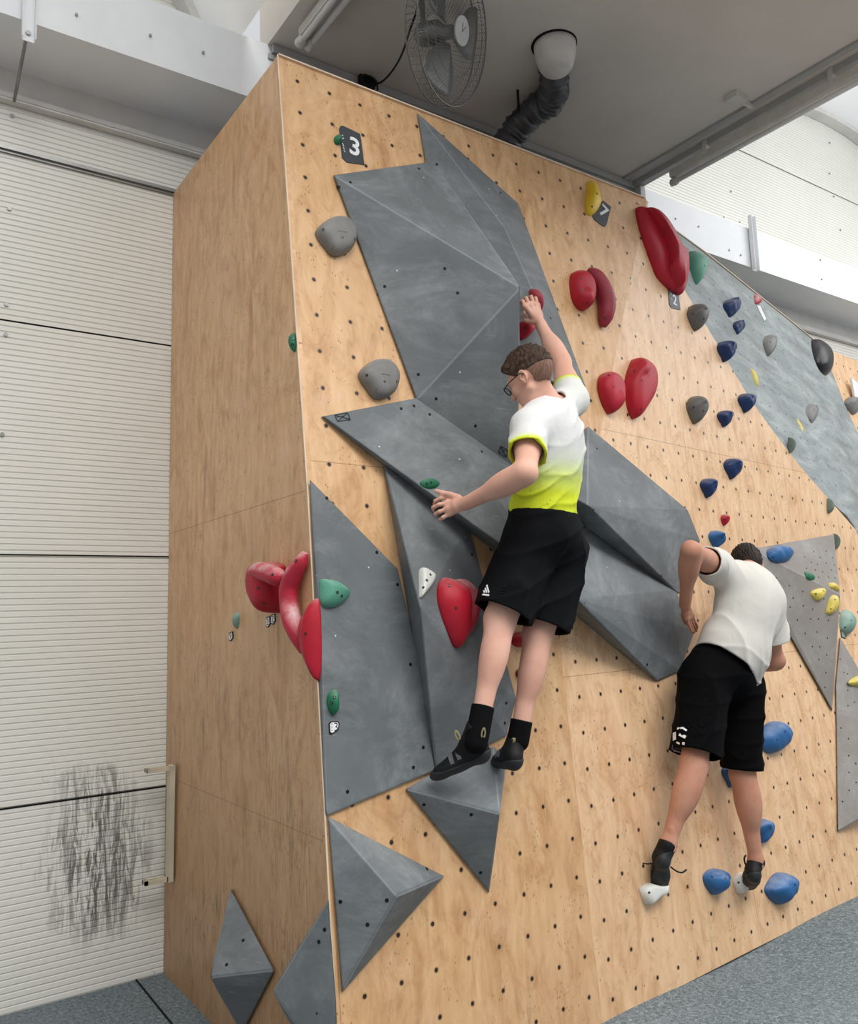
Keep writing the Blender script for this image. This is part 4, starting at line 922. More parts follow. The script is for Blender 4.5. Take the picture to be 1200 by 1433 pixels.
# ---------------------------------------------------------------- people: signed-distance bodies meshed as one continuous surface
def nrm(v): v = np.array(v, float); return v / np.linalg.norm(v)
class Field:
    def __init__(s, lo, hi, res):
        s.lo = np.array(lo, float); s.res = res; s.n = np.ceil((np.array(hi) - s.lo) / res).astype(int) + 1
        s.F = np.full(s.n, .1, np.float32)
    def region(s, lo, hi, pad):
        a = np.maximum(((lo - pad - s.lo) / s.res).astype(int), 0); b = np.minimum(((hi + pad - s.lo) / s.res).astype(int) + 2, s.n)
        if np.any(b <= a): return None, None
        g = np.meshgrid(*[s.lo[i] + s.res * np.arange(a[i], b[i]) for i in range(3)], indexing='ij')
        return tuple(slice(a[i], b[i]) for i in range(3)), np.stack(g, -1).astype(np.float32)
    def blend(s, sl, d, k, sub=False):
        A = s.F[sl]; d = np.minimum(d, .1).astype(np.float32)
        if sub:
            h = np.clip(.5 - .5 * (A + d) / k, 0, 1); s.F[sl] = A * (1 - h) - d * h + k * h * (1 - h)
        else:
            h = np.clip(.5 + .5 * (A - d) / k, 0, 1); s.F[sl] = A * (1 - h) + d * h - k * h * (1 - h)
    def cap(s, a, b, ra, rb, k=.015, sub=False):
        a, b = np.array(a, float), np.array(b, float); r = max(ra, rb)
        sl, P = s.region(np.minimum(a, b) - r, np.maximum(a, b) + r, k + .02)
        if sl is None: return
        d = b - a; L = d @ d + 1e-12; t = np.clip(((P - a) @ d) / L, 0, 1); q = P - a - t[..., None] * d
        s.blend(sl, np.sqrt((q ** 2).sum(-1)) - (ra + (rb - ra) * t), k, sub)
    def ell(s, c, fr, r, k=.02, sub=False):
        c = np.array(c, float); r = np.array(r, float); fr = np.array([np.array(q) for q in fr]); m = r.max()
        sl, P = s.region(c - m, c + m, k + .02)
        if sl is None: return
        q = (P - c) @ fr.T; k0 = np.sqrt(((q / r) ** 2).sum(-1)) + 1e-6; k1 = np.sqrt(((q / r ** 2) ** 2).sum(-1)) + 1e-6
        s.blend(sl, k0 * (k0 - 1) / k1, k, sub)
    def chain(s, pts, rs, k=.01):
        for i in range(len(pts) - 1): s.cap(pts[i], pts[i + 1], rs[i], rs[i + 1], k)
    def pos(s):
        g = np.meshgrid(*[s.lo[i] + s.res * np.arange(s.n[i]) for i in range(3)], indexing='ij'); return np.stack(g, -1).astype(np.float32)
    def mesh(s, smooth=1):
        F = s.F; I = F < 0; n = s.n
        c = np.zeros(n - 1, np.int8)
        for dx in (0, 1):
            for dy in (0, 1):
                for dz_ in (0, 1): c += I[dx:n[0] - 1 + dx, dy:n[1] - 1 + dy, dz_:n[2] - 1 + dz_]
        act = (c > 0) & (c < 8); idx = np.argwhere(act); ids = np.full(n - 1, -1, np.int32); ids[tuple(idx.T)] = np.arange(len(idx))
        acc = np.zeros((len(idx), 3)); cnt = np.zeros(len(idx))
        corners = [(a, b, c_) for a in (0, 1) for b in (0, 1) for c_ in (0, 1)]
        val = {q: F[idx[:, 0] + q[0], idx[:, 1] + q[1], idx[:, 2] + q[2]].astype(float) for q in corners}
        for q in corners:
            for ax in range(3):
                if q[ax]: continue
                q2 = tuple(q[i] + (i == ax) for i in range(3)); v1, v2 = val[q], val[q2]; m = (v1 < 0) != (v2 < 0)
                t = v1[m] / (v1[m] - v2[m]); p = np.array(q, float)[None].repeat(m.sum(), 0); p[:, ax] += t; acc[m] += p; cnt[m] += 1
        V_ = s.lo + s.res * (idx + acc / np.maximum(cnt, 1)[:, None])
        faces = []
        for ax in range(3):
            o1, o2 = [(1, 2), (2, 0), (0, 1)][ax]
            sl1 = [slice(None)] * 3; sl2 = [slice(None)] * 3; sl1[ax] = slice(0, -1); sl2[ax] = slice(1, None)
            X = I[tuple(sl1)] != I[tuple(sl2)]; e = np.argwhere(X)
            e = e[(e[:, o1] > 0) & (e[:, o2] > 0) & (e[:, o1] < n[o1] - 1) & (e[:, o2] < n[o2] - 1)]
            def cid(a, b): f = e.copy(); f[:, o1] -= a; f[:, o2] -= b; return ids[tuple(f.T)]
            q = np.stack([cid(1, 1), cid(0, 1), cid(0, 0), cid(1, 0)], 1); ins = I[tuple(e.T)]
            q[~ins] = q[~ins][:, ::-1]; faces.append(q)
        Fc = np.concatenate(faces)
        for _ in range(smooth):
            S_ = np.zeros_like(V_); C_ = np.zeros(len(V_))
            for i in range(4):
                a, b = Fc[:, i], Fc[:, (i + 1) % 4]
                np.add.at(S_, a, V_[b]); np.add.at(C_, a, 1)
            V_ = V_ * .4 + .6 * S_ / np.maximum(C_, 1)[:, None]
        return V_, Fc
def field_obj(name, fd, mat, parent=None, smooth=1, col=None):
    V_, Fc = fd.mesh(smooth); me = bpy.data.meshes.new(name)
    me.vertices.add(len(V_)); me.vertices.foreach_set('co', V_.astype(np.float32).ravel())
    me.loops.add(Fc.size); me.loops.foreach_set('vertex_index', Fc.astype(np.int32).ravel())
    me.polygons.add(len(Fc)); me.polygons.foreach_set('loop_start', np.arange(0, Fc.size, 4, dtype=np.int32)); me.polygons.foreach_set('loop_total', np.full(len(Fc), 4, np.int32))
    me.update(calc_edges=True); me.validate(); me.polygons.foreach_set('use_smooth', [True] * len(me.polygons)); me.materials.append(mat)
    if col is not None:
        at_ = me.color_attributes.new('tint', 'FLOAT_COLOR', 'POINT'); c = col(V_); at_.data.foreach_set('color', np.c_[c, c, c, np.ones(len(c))].astype(np.float32).ravel())
    o = bpy.data.objects.new(name, me); COL.objects.link(o)
    if parent: keep(o, parent)
    return o
def jt(p): return aty((p[0], p[1]), p[2])
SR, SU, SB = ROT @ np.array([1, 0, 0]), ROT @ np.array([0, 1, 0]), ROT @ np.array([0, 0, 1])   # picture right, up and towards the viewer
# ---- materials for people
def skin(name, rgb, hairy=0.0):
    t = NT(name, .55, .3); co = t.co(); c = lin(rgb); n = t.noise(co, 7, 5, .6)
    a = tuple(x * y for x, y in zip(c[:3], (.88, .78, .74))) + (1,); b = tuple(min(1, x * 1.1) for x in c[:3]) + (1,)
    cc = t.ramp(n, [(.3, a), (.6, c), (.8, b)])
    if hairy:
        hn = t.noise(t.map(co, (150, 150, 26)), 1.0, 4, .7, .5); cc = t.mix(t.ma('MULTIPLY', t.ramp(hn, [(.55, 0.0), (.66, 1.0)]), t.ma('MULTIPLY', t.ramp(t.ma('DIVIDE', t.sep(co)[2], 1.15), [(.88, .45), (.95, 0.0)]), hairy)), cc, lin((92, 64, 50)))
    t.col(cc); t.b.inputs['Subsurface Weight'].default_value = .08; t.b.inputs['Subsurface Scale'].default_value = .02; t.bump(t.noise(co, 160, 3), .08, .002); return t.m
def cloth(name, rgb, rough=.8, spec=.15, weave=.15, wr=.0, sc=9):
    t = NT(name, rough, spec); co = t.co(); c = lin(rgb); t.col(t.ramp(t.noise(co, 4, 3), [(.3, tuple(x * .94 for x in c[:3]) + (1,)), (.7, c)]))
    h = t.noise(co, 420, 2)
    if wr: h = t.ma('ADD', t.ma('MULTIPLY', h, .15), t.ma('MULTIPLY', t.noise(t.map(co, (1, 1, .5), (.3, .5, 0)), sc, 4, .5, 1.6), wr))
    t.bump(h, weave, .012 if wr else .002); return t.m
M['skin1'] = skin('fair_skin', (226, 178, 158)); M['skin2'] = skin('tanned_skin', (198, 146, 122), .45)
M['short1'] = cloth('black_sports_fabric', (11, 12, 15), .8, .12, .3, 1.0, 7); M['short2'] = cloth('black_cotton', (9, 9, 11), .9, .08, .3, 1.0, 6)
M['sock'] = cloth('black_knit', (14, 14, 16), .9, .1, .3); M['shirt2'] = cloth('off_white_cotton', (217, 214, 206), .9, .1, .35, 1.0, 8)
t = NT('white_to_lime_sports_fabric', .7, .2); co = t.co(); at_ = t.n.new('ShaderNodeVertexColor'); at_.layer_name = 'tint'
t.col(t.ramp(at_.outputs[0], [(.0, lin((218, 218, 217))), (.28, lin((214, 218, 203))), (.55, lin((212, 226, 120))), (.8, lin((200, 212, 46))), (1.0, lin((198, 210, 40)))]))
t.bump(t.ma('ADD', t.ma('MULTIPLY', t.noise(co, 500, 2), .1), t.noise(t.map(co, (1, 1, .8), (.2, .7, .3)), 9, 4, .5, 1.8)), .3, .012); M['shirt1'] = t.m
def hairm(name, dark, light, ax=(1, 1, 1)):
    t = NT(name, .55, .35); co = t.co(); n = t.noise(t.map(co, (60, 60, 14), (.4, .3, 0)), 3.0, 5, .7, .8)
    t.col(t.ramp(n, [(.35, lin(dark)), (.68, lin(light))])); t.bump(n, .9, .006); return t.m
M['hair1'] = hairm('light_brown_hair', (36, 26, 20), (98, 72, 54)); M['hair2'] = hairm('dark_brown_hair', (20, 14, 12), (54, 38, 32))
M['fade1'] = hairm('cropped_brown_hair', (104, 74, 58), (158, 118, 98))
M['shoe'] = simple('black_shoe_leather', (22, 22, 24), .6, .25, bump=.2); M['rand'] = simple('dark_grey_shoe_rubber', (42, 44, 46), .55, .3); M['tab'] = simple('tan_pull_tab_webbing', (150, 138, 104), .7, .2)
M['lens_rim'] = simple('black_spectacle_frame', (18, 18, 20), .35, .5); M['shoe_print'] = simple('pale_shoe_print', (176, 176, 174), .5, .3); M['strap'] = simple('grey_shoe_strap', (96, 98, 100), .5, .3)
g = NT('spectacle_glass', .03, .5); g.b.inputs['Transmission Weight'].default_value = 1.0; g.b.inputs['IOR'].default_value = 1.1; M['glass'] = g.m

def head(fd, c, F, U, scale=1.0, ears=(1, 1)):
    """skull, jaw, face features in a head frame: L = the person's left"""
    F, U = nrm(F), None or nrm(np.array(U) - nrm(F) * (np.array(U) @ nrm(F))); L = np.cross(U, F); fr = (L, F, U); s = scale
    def p(l, f, u): return c + (L * l + F * f + U * u) * s
    fd.ell(p(0, -.012, .028), fr, np.array((.073, .094, .086)) * s, .02)           # cranium
    fd.ell(p(0, .030, -.02), fr, np.array((.056, .060, .080)) * s, .03)            # face block
    fd.ell(p(0, .045, -.082), fr, np.array((.032, .034, .024)) * s, .03)           # chin
    for q in (-1, 1):
        fd.cap(p(q * .052, .0, -.055), p(q * .022, .058, -.082), .014 * s, .016 * s, .025)   # jaw line
        fd.ell(p(q * .036, .066, -.022), fr, np.array((.018, .016, .016)) * s, .02)          # cheek
        fd.ell(p(q * .030, .083, .012), fr, np.array((.015, .008, .010)) * s, .006, True)    # eye socket
        fd.ell(p(q * .030, .074, .011), fr, np.array((.012, .012, .009)) * s, .004)          # eyeball under the lid
        fd.cap(p(q * .012, .092, .028), p(q * .046, .078, .029), .0065 * s, .005 * s, .010)  # brow
        # ear: shell, rim and lobe
        e = p(q * .074, -.010, -.008); fd.ell(e, (nrm(L * q + F * -.35), nrm(F + L * q * .35), U), np.array((.007, .017, .029)) * s, .006)
        rim = [e + (F * .011 * math.cos(a) * 1.25 + U * .027 * math.sin(a) + L * q * .006 - F * .001) * s for a in np.linspace(-1.2, 4.0, 9)]
        fd.chain(rim, [.0042 * s] * 9, .003); fd.ell(e + L * q * .008 * s + F * .004 * s, fr, np.array((.005, .008, .012)) * s, .003, True)
        fd.ell(e - U * .026 * s + F * .006 * s, fr, np.array((.005, .007, .008)) * s, .004)
    fd.cap(p(0, .090, .018), p(0, .108, -.022), .0065 * s, .0105 * s, .010)         # nose
    for q in (-1, 1): fd.ell(p(q * .011, .098, -.025), fr, np.array((.007, .009, .007)) * s, .005)
    fd.cap(p(-.020, .086, -.050), p(.020, .086, -.050), .0062 * s, .0062 * s, .006); fd.cap(p(-.017, .085, -.061), p(.017, .085, -.061), .0068 * s, .0068 * s, .005)
    return p, fr
def hair_field(c, p, fr, top=.022, line=-.30, res=.0028, wave=.0035, seed=0, nape=-.055, side=.004):
    L, F, U = fr; fd = Field(c - .17, c + .17, res)
    fd.ell(p(0, -.014, .030), fr, (.073 + side, .094 + .010, .086 + .010), .01)
    fd.ell(p(0, -.004, .070), fr, (.064, .090, .048 + top), .025)
    fd.ell(p(0, .060, .082), fr, (.056, .034, .020 + top * .5), .02)
    P = fd.pos(); q = P - c; l, f, u = q @ L, q @ F, q @ U
    n = np.sin(l * 190 + 3.1 * np.sin(f * 47 + u * 31 + seed) + f * 60) * np.sin(f * 120 + 2.3 * np.sin(l * 83 - u * 40)) + .7 * np.sin(l * 410 + f * 150 + 2 * np.sin(u * 90 + f * 33)) + .5 * np.sin(u * 230 + l * 170 + 2 * np.sin(f * 71))
    fd.F = fd.F + (wave * n * np.clip((u + .01) / .05, .15, 1)).astype(np.float32)
    # hairline: forehead, temples, round the ears, nape
    cut = np.maximum.reduce([np.minimum(f - .066 + np.maximum(0, .065 - u) * .9, .095 - u), nape - u, np.minimum(f + .006 - .0 * u, .016 - u) ])
    ear = .030 - np.sqrt((f + .006) ** 2 + ((u + .012) * .85) ** 2) - np.clip((.045 - np.abs(l)) * 1, 0, 1)
    fd.F = np.maximum(fd.F, np.maximum(cut, ear)).astype(np.float32); return fd
def torso(fd, pel, neck, R, w=1.0, grow=0.0, bend=(0, 0, 0), depth=1.0):
    U = nrm(neck - pel); R = nrm(R - U * (R @ U)); Fw = np.cross(U, R); L_ = np.linalg.norm(neck - pel); b = np.array(bend)
    def q(t, r=0, f=0): return pel + U * L_ * t + R * r + Fw * f + b * (4 * t * (1 - t))
    fr = (R, Fw, U); g = grow
    for t, rx, rz, ru, f in ((0, .150, .112, .115, 0), (.22, .132, .100, .11, .005), (.45, .138, .104, .12, 0), (.66, .156, .116, .13, 0), (.83, .150, .100, .095, .0)):
        fd.ell(q(t, 0, f), fr, (rx * w + g, rz * depth + g, ru + g), .05)
    return q, fr
def limb(fd, a, b, ra, rb, bulge=None, k=.02):
    fd.cap(a, b, ra, rb, k)
    if bulge:
        t, r, off, ln = bulge; c = a + (b - a) * t + np.array(off); d = nrm(b - a); u = nrm(np.cross(d, (0.3, .2, .9))); v = np.cross(d, u)
        fd.ell(c, (d, u, v), (ln, r, r), .03)
def gradclip(x, a, b): return np.clip((x - a) / (b - a), 0, 1)
def shoe(root, heel, toe, ank, up, label=None, w=.040, flat=False):
    """climbing shoe: hooked last, rubber rand, ankle opening"""
    d = nrm(toe - heel); up = nrm(up - d * (up @ d)); s = np.cross(d, up); L_ = np.linalg.norm(toe - heel)
    lo, hi = np.minimum(np.minimum(heel, toe), ank) - .09, np.maximum(np.maximum(heel, toe), ank) + .09
    sh = empty('climbing_shoe', heel); 
    def at(t, u, r=0): return heel + d * L_ * t + up * u + s * r
    fd = Field(lo, hi, .0034)
    fd.ell(at(.10, .030), (d, s, up), (.036, .031, .040), .02); fd.ell(at(.38, .030), (d, s, up), (.07, .034, .036), .03)
    fd.ell(at(.68, .018), (d, s, up), (.065, w + .004, .028), .03); fd.ell(at(.90, .006), (d, s, up), (.036, w - .010, .019), .02)
    fd.cap(at(.16, .05), ank, .034, .040, .02); fd.cap(at(.42, .045), ank + d * .012, .028, .036, .02)
    P = fd.pos(); top = ((P - ank) @ nrm(ank - at(.25, .0))) - .018; fd.F = np.maximum(fd.F, top.astype(np.float32))
    return sh, fd, at, (d, s, up)
def finish_shoe(sh, fd, at, fr, person, straps=True, tabs=True):
    d, s, up = fr
    o = field_obj('upper', fd, M['shoe'], None, 1); keep(o, sh)
    f2 = Field(fd.lo, fd.lo + fd.res * (fd.n - 1.5), fd.res); f2.n = fd.n; f2.F = fd.F - .0028; P = f2.pos(); h0 = at(0, 0)
    t = (P - h0) @ d; u = (P - h0) @ up; lvl = .017 + .012 * np.clip(1 - t / .05, 0, 1) + .010 * np.clip((t - .17) / .06, 0, 1)
    f2.F = np.maximum(f2.F, (u - lvl).astype(np.float32)); o = field_obj('rubber_rand', f2, M['rand'], None, 1); keep(o, sh)
    if straps:
        for k, tt in enumerate((.46, .60)):
            bm = bmesh.new(); ps = [at(tt + .02 * math.cos(a), .030 + .0385 * math.sin(a) - .006 * k, .0400 * math.cos(a)) for a in np.linspace(.15, math.pi - .15, 12)]
            for a, b in zip(ps[:-1], ps[1:]): obox(bm, a, b, nrm(a + b - 2 * at(tt, .02)), .016, .0035)
            o = bm_obj('strap', bm, M['strap']); keep(o, sh)
    if tabs:
        for q in (-1, 1):
            b0 = at(.10 if q < 0 else .30, .088 if q < 0 else .080); ax = nrm(up + d * (.7 if q > 0 else -.7)); bm = bmesh.new()
            ps = [b0 + ax * (.020 * math.sin(a) + .004) + d * .010 * math.cos(a) for a in np.linspace(-.6, math.pi + .6, 10)]
            for a, b in zip(ps[:-1], ps[1:]): obox(bm, a, b, s, .003, .011)
            o = bm_obj('pull_tab', bm, M['tab']); keep(o, sh)
    sh.parent = person; sh.matrix_parent_inverse = Matrix.Translation(-person.location)

# ================================================================ left climber
J = {k: jt(v) for k, v in {'pel': (760, 745, 2.50), 'neck': (770, 572, 2.46), 'hipL': (737, 770, 2.50), 'hipR': (786, 772, 2.54),
     'kneeL': (699, 868, 2.52), 'ankL': (671, 1012, 2.50), 'kneeR': (752, 888, 2.56), 'ankR': (726, 1028, 2.58),
     'shL': (741, 598, 2.40), 'shR': (799, 560, 2.53), 'elL': (735, 662, 2.27), 'wrL': (653, 704, 2.56), 'elR': (785, 507, 2.64), 'wrR': (757, 456, 2.79),
     'head': (742, 530, 2.47)}.items()}
p1 = empty('person', J['pel']); tag(p1, 'climber in a white-to-lime T-shirt and black shorts, arm raised to a red hold', 'person')
fd = Field(np.min(list(J.values()), 0) - [.25, .25, .22], np.max(list(J.values()), 0) + [.25, .35, .2], .0046)
Rax = J['shR'] - J['shL'] + (J['hipR'] - J['hipL'])
torso(fd, J['pel'], J['neck'], Rax, .92)
fd.cap(J['shL'], J['shR'], .052, .052, .04)
for s in 'LR':
    limb(fd, J['hip' + s], J['knee' + s], .088, .060, (.3, .088, (0, 0, 0), .12), .04)
    back = np.array([-.25, -.95, 0]) * .016
    k_, a_ = J['knee' + s], J['ank' + s]
    fd.cap(k_, a_, .049, .033, .03); fd.ell(k_ + (a_ - k_) * .30 + back, (nrm(a_ - k_), nrm(np.cross(a_ - k_, (0, 1, 0))), nrm(np.cross(a_ - k_, (1, 0, 0)))), (.125, .049, .046), .035)
    fd.ell(k_, (nrm(a_ - k_), SR, SB), (.05, .052, .050), .02)
    fd.cap(k_ + np.array([-.018, -.046, .03]), k_ + np.array([-.014, -.047, -.01]), .009, .007, .014); fd.cap(k_ + np.array([.024, -.038, .03]), k_ + np.array([.02, -.040, -.012]), .009, .007, .014)
neckt = J['head'] + (J['neck'] - J['head']) * .25
fd.cap(J['neck'], J['head'] - SU * .02 + SR * .02, .056, .052, .04)
# arms
limb(fd, J['shL'], J['elL'], .050, .041, (.35, .051, (0, 0, 0), .09)); limb(fd, J['elL'], J['wrL'], .042, .027, (.28, .045, (0, 0, .0), .10))
limb(fd, J['shR'], J['elR'], .054, .040, (.35, .050, (0, 0, 0), .09)); limb(fd, J['elR'], J['wrR'], .041, .026, (.30, .043, (0, 0, 0), .10))
F1v = -.66 * SR - .52 * SU - .52 * SB; U1v = SU
hp1, hfr1 = head(fd, J['head'], F1v, U1v, .98)
def hand(fd, wrist, knuckles, fingers, thumb, r=.0088):
    """knuckles: 4 points; fingers: for each the following joints; thumb: joints from the side of the palm"""
    for kx in knuckles: fd.cap(wrist, kx, .019, .0115, .012)
    for a, b in zip(knuckles[:-1], knuckles[1:]): fd.cap(a, b, .0115, .0115, .008); fd.cap(wrist * .45 + a * .55, wrist * .45 + b * .55, .014, .014, .01)
    for kx, fs_ in zip(knuckles, fingers):
        ps = [kx] + fs_; fd.chain(ps, [r * 1.08, r * 1.0, r * .94, r * .82][:len(ps)], .0035)
    fd.chain(thumb, [.0155, .0115, .0105, .0088][:len(thumb)], .006)
jl = lambda *a: [jt(p) for p in a]
# left hand: thumb on top of the slanting volume, four fingers wrapped under its edge
hand(fd, J['wrL'], jl((630, 697, 2.650), (626, 704, 2.640), (626, 712, 2.635), (629, 719, 2.635)),
     [jl((617, 697, 2.665), (609, 701, 2.69), (607, 706, 2.72)), jl((614, 706, 2.655), (606, 710, 2.685), (606, 714, 2.715)), jl((615, 716, 2.655), (609, 719, 2.685), (610, 722, 2.71)), jl((620, 724, 2.65), (615, 727, 2.68), (616, 729, 2.70))],
     jl((641, 697, 2.60), (629, 692, 2.635), (619, 690, 2.66), (610, 687, 2.685)))
# right hand: hooked over the red hold
hand(fd, J['wrR'], jl((752, 427, 2.80), (746, 425, 2.795), (740, 426, 2.79), (734, 429, 2.79)),
     [jl((749, 417, 2.825), (747, 418, 2.86), (747, 424, 2.885)), jl((743, 415, 2.82), (740, 416, 2.855), (741, 423, 2.88)), jl((736, 417, 2.815), (734, 418, 2.85), (735, 425, 2.875)), jl((731, 421, 2.81), (729, 423, 2.84), (731, 430, 2.865))],
     jl((745, 449, 2.80), (736, 448, 2.82), (732, 442, 2.85), (733, 436, 2.88)))
body1 = field_obj('body', fd, M['skin1'], p1, 2); del fd
# hair and spectacles
hf = hair_field(J['head'], hp1, hfr1, .020, wave=.0034, nape=.012); field_obj('hair', hf, M['hair1'], p1, 0)
hf = hair_field(J['head'], hp1, hfr1, -.02, wave=.0008, nape=-.052, side=.0045); hf.F = np.maximum(hf.F, ((hf.pos() - J['head']) @ hfr1[2] - .04).astype(np.float32)); hf.F = hf.F + .0035; field_obj('cropped_sides', hf, M['fade1'], p1, 0)
gl = empty('spectacles', hp1(0, .1, .01)); L, F, U = hfr1
bm = bmesh.new()
for q in (-1, 1):
    ps = [hp1(q * .033 + .023 * math.cos(a), .104 - .10 * abs(.023 * math.cos(a)), .006 + .018 * math.sin(a)) for a in np.linspace(0, 2 * math.pi, 21)]; tube(bm, ps, .0022, 6, False)
    tube(bm, [hp1(q * .056, .100, .012), hp1(q * .075, .060, .012), hp1(q * .083, -.005, .010), hp1(q * .082, -.018, -.004)], .0022, 6)
tube(bm, [hp1(-.010, .105, .010), hp1(0, .108, .013), hp1(.010, .105, .010)], .002, 6); o = bm_obj('frame', bm, M['lens_rim']); keep(o, gl)
for q in (-1, 1):
    bm = bmesh.new(); ce = hp1(q * .033, .103, .006); ring_ = [bm.verts.new(V(hp1(q * .033 + .022 * math.cos(a), .103 - .002, .006 + .017 * math.sin(a)))) for a in np.linspace(0, 2 * math.pi, 20, endpoint=False)]; bm.faces.new(ring_)
    o = bm_obj('lens', bm, M['glass']); keep(o, gl); md = o.modifiers.new('t', 'SOLIDIFY'); md.thickness = .001
gl.parent = p1; gl.matrix_parent_inverse = Matrix.Translation(-p1.location)
# T-shirt
def shirt(pel, neck, shL, shR, elL, elR, Rax, hemt, w, g, folds, tL=.62, tR=.5, rs=(.064, .076), bend=(0, 0, 0), res=.0046, depth=1.0, hem_n=None, skirt=None, rsR=None):
    allp = np.array([pel, neck, shL, shR, elL, elR]); fd = Field(allp.min(0) - .24, allp.max(0) + .2, res)
    q, fr = torso(fd, pel, neck, Rax, w, g, bend, depth); R, Fw, U = fr
    fd.cap(shL, shR, .052 + g, .052 + g, .05)
    if skirt: fd.ell(q(skirt[0]), fr, skirt[1], .05)
    rr = rsR or rs
    eL, eR = shL + (elL - shL) * (tL + .15), shR + (elR - shR) * (tR + .15)
    fd.cap(shL, eL, rs[0], rs[1], .035); fd.cap(shR, eR, rr[0], rr[1], .035)
    P = fd.pos(); fd.F = (fd.F + folds(P, q, fr)).astype(np.float32)
    inner = fd.F + .010
    dL, dR = nrm(elL - shL), nrm(elR - shR); lL, lR = np.linalg.norm(elL - shL), np.linalg.norm(elR - shR)
    hp_ = q(hemt); hn = nrm(U if hem_n is None else hem_n)
    hem = -((P - hp_) @ hn)
    nearL = np.linalg.norm(np.cross(P - shL, dL), axis=-1) < rs[1] + .035; tl = (P - shL) @ dL
    nearR = np.linalg.norm(np.cross(P - shR, dR), axis=-1) < rr[1] + .035; tr_ = (P - shR) @ dR
    cut = np.where(nearL & (tl > lL * .35), tl - lL * tL, -1); cut = np.maximum(cut, np.where(nearR & (tr_ > lR * .35), tr_ - lR * tR, -1))
    hemz = np.where((nearL & (tl > lL * .35)) | (nearR & (tr_ > lR * .35)), -1, hem)
    nk = .060 - np.linalg.norm(np.cross(P - neck, U), axis=-1); nk = np.minimum(nk, ((P - neck) @ U) + .035)
    fd.F = np.maximum.reduce([fd.F, -inner, hemz, cut, nk]).astype(np.float32)
    return fd, q, fr, (dL, lL, dR, lR)
def ridge_(x): return (1 - np.abs(np.sin(x))) ** 2
def folds1(P, q, fr):
    R, Fw, U = fr; p = P - q(0); r, f, u = p @ R, p @ Fw, p @ U; lowm = np.clip(1.15 - u / .40, .15, 1)
    a = ridge_((u * 26 - r * 16 + .6 * np.sin(r * 22 + u * 9)) * .9) * np.clip(.6 + .5 * np.sin(r * 9 + u * 6), 0, 1)
    b = ridge_(u * 15 + r * 27 + .9 * np.sin(u * 14)) * np.clip(np.sin(r * 7 - u * 5 + 1), 0, 1)
    c = ridge_(u * 33 - r * 27 + 1.1 * np.sin(r * 17 - u * 6) + 1) * np.clip(.35 + .65 * np.sin(r * 13 + u * 11 + 2), 0, 1)
    return -.011 * a * lowm - .007 * b - .009 * c
fd, q1, fr1, arm1 = shirt(J['pel'], J['neck'], J['shL'], J['shR'], J['elL'], J['elR'], Rax, .12, .92, .020, folds1, tL=.60, tR=.40, rs=(.066, .074), rsR=(.064, .062))
def tint1(V_):
    u = (V_ - q1(0)) @ fr1[2] / np.linalg.norm(J['neck'] - J['pel']); base = gradclip(u, .74, .18)
    r = (V_ - q1(0)) @ fr1[0]; base = np.clip(base + r * .55 * (u > .1) * (1 - base), 0, 1)
    for sh, d, l, t in ((J['shL'], arm1[0], arm1[1], .60), (J['shR'], arm1[2], arm1[3], .40)):
        w = V_ - sh; al = (w @ d) / l; rad = np.linalg.norm(np.cross(w, d), axis=1); m = (rad < .115) & (al > .15); base = np.where(m, np.clip(gradclip(al, t - .20, t - .03) * .6 + (al > t - .035) * .25, 0, 1), base)
    return base
sh1 = field_obj('t_shirt', fd, M['shirt1'], p1, 1, tint1); del fd
# shorts
def shorts(pel, neck, hipL, kneeL, hipR, kneeR, Rax, top, tL, tR, rL, rR, g, w, folds, seat=(.158, .128, .12), bend=(0, 0, 0), hemL=None, hemR=None, res=.0046):
    allp = np.array([pel, kneeL, kneeR, hipL, hipR]); fd = Field(allp.min(0) - .24, allp.max(0) + .24, res)
    U = nrm(neck - pel); R = nrm(Rax - U * (Rax @ U)); Fw = np.cross(U, R); L_ = np.linalg.norm(neck - pel)
    fd.ell(pel, (R, Fw, U), (seat[0] * w + g, seat[1] + g, seat[2]), .05); fd.ell(pel + U * L_ * .18, (R, Fw, U), (.136 * w + g, .104 + g, .10), .05)
    for h_, k_, r in ((hipL, kneeL, rL), (hipR, kneeR, rR)): fd.cap(h_, h_ + (k_ - h_) * 1.1, r[0], r[1], .06)
    P = fd.pos(); fd.F = (fd.F + folds(P, pel, (R, Fw, U))).astype(np.float32); inner = fd.F + .010
    dl, dr = nrm(kneeL - hipL), nrm(kneeR - hipR)
    hl = nrm(dl if hemL is None else hemL); hr = nrm(dr if hemR is None else hemR)
    cl = (P - (hipL + (kneeL - hipL) * tL)) @ hl; cr = (P - (hipR + (kneeR - hipR) * tR)) @ hr
    dLd = np.linalg.norm(np.cross(P - hipL, dl), axis=-1); dRd = np.linalg.norm(np.cross(P - hipR, dr), axis=-1)
    cut = np.where(dLd < dRd, cl, cr); topc = ((P - (pel + U * L_ * top)) @ U)
    fd.F = np.maximum.reduce([fd.F, -inner, cut, topc]).astype(np.float32); return fd
def foldsS(P, c, fr):
    R, Fw, U = fr; p = P - c; r, f, u = p @ R, p @ Fw, p @ U
    return -.012 * ridge_(r * 20 + f * 14 + 1.2 * np.sin(u * 7)) * np.clip(-u * 6 + .2, 0.15, 1) - .007 * ridge_(u * 24 - r * 12)
fd = shorts(J['pel'], J['neck'], J['hipL'], J['kneeL'], J['hipR'], J['kneeR'], Rax, .16, .90, .90, (.105, .108), (.108, .112), .016, .94, foldsS)
so1 = field_obj('shorts', fd, M['short1'], p1, 1); del fd
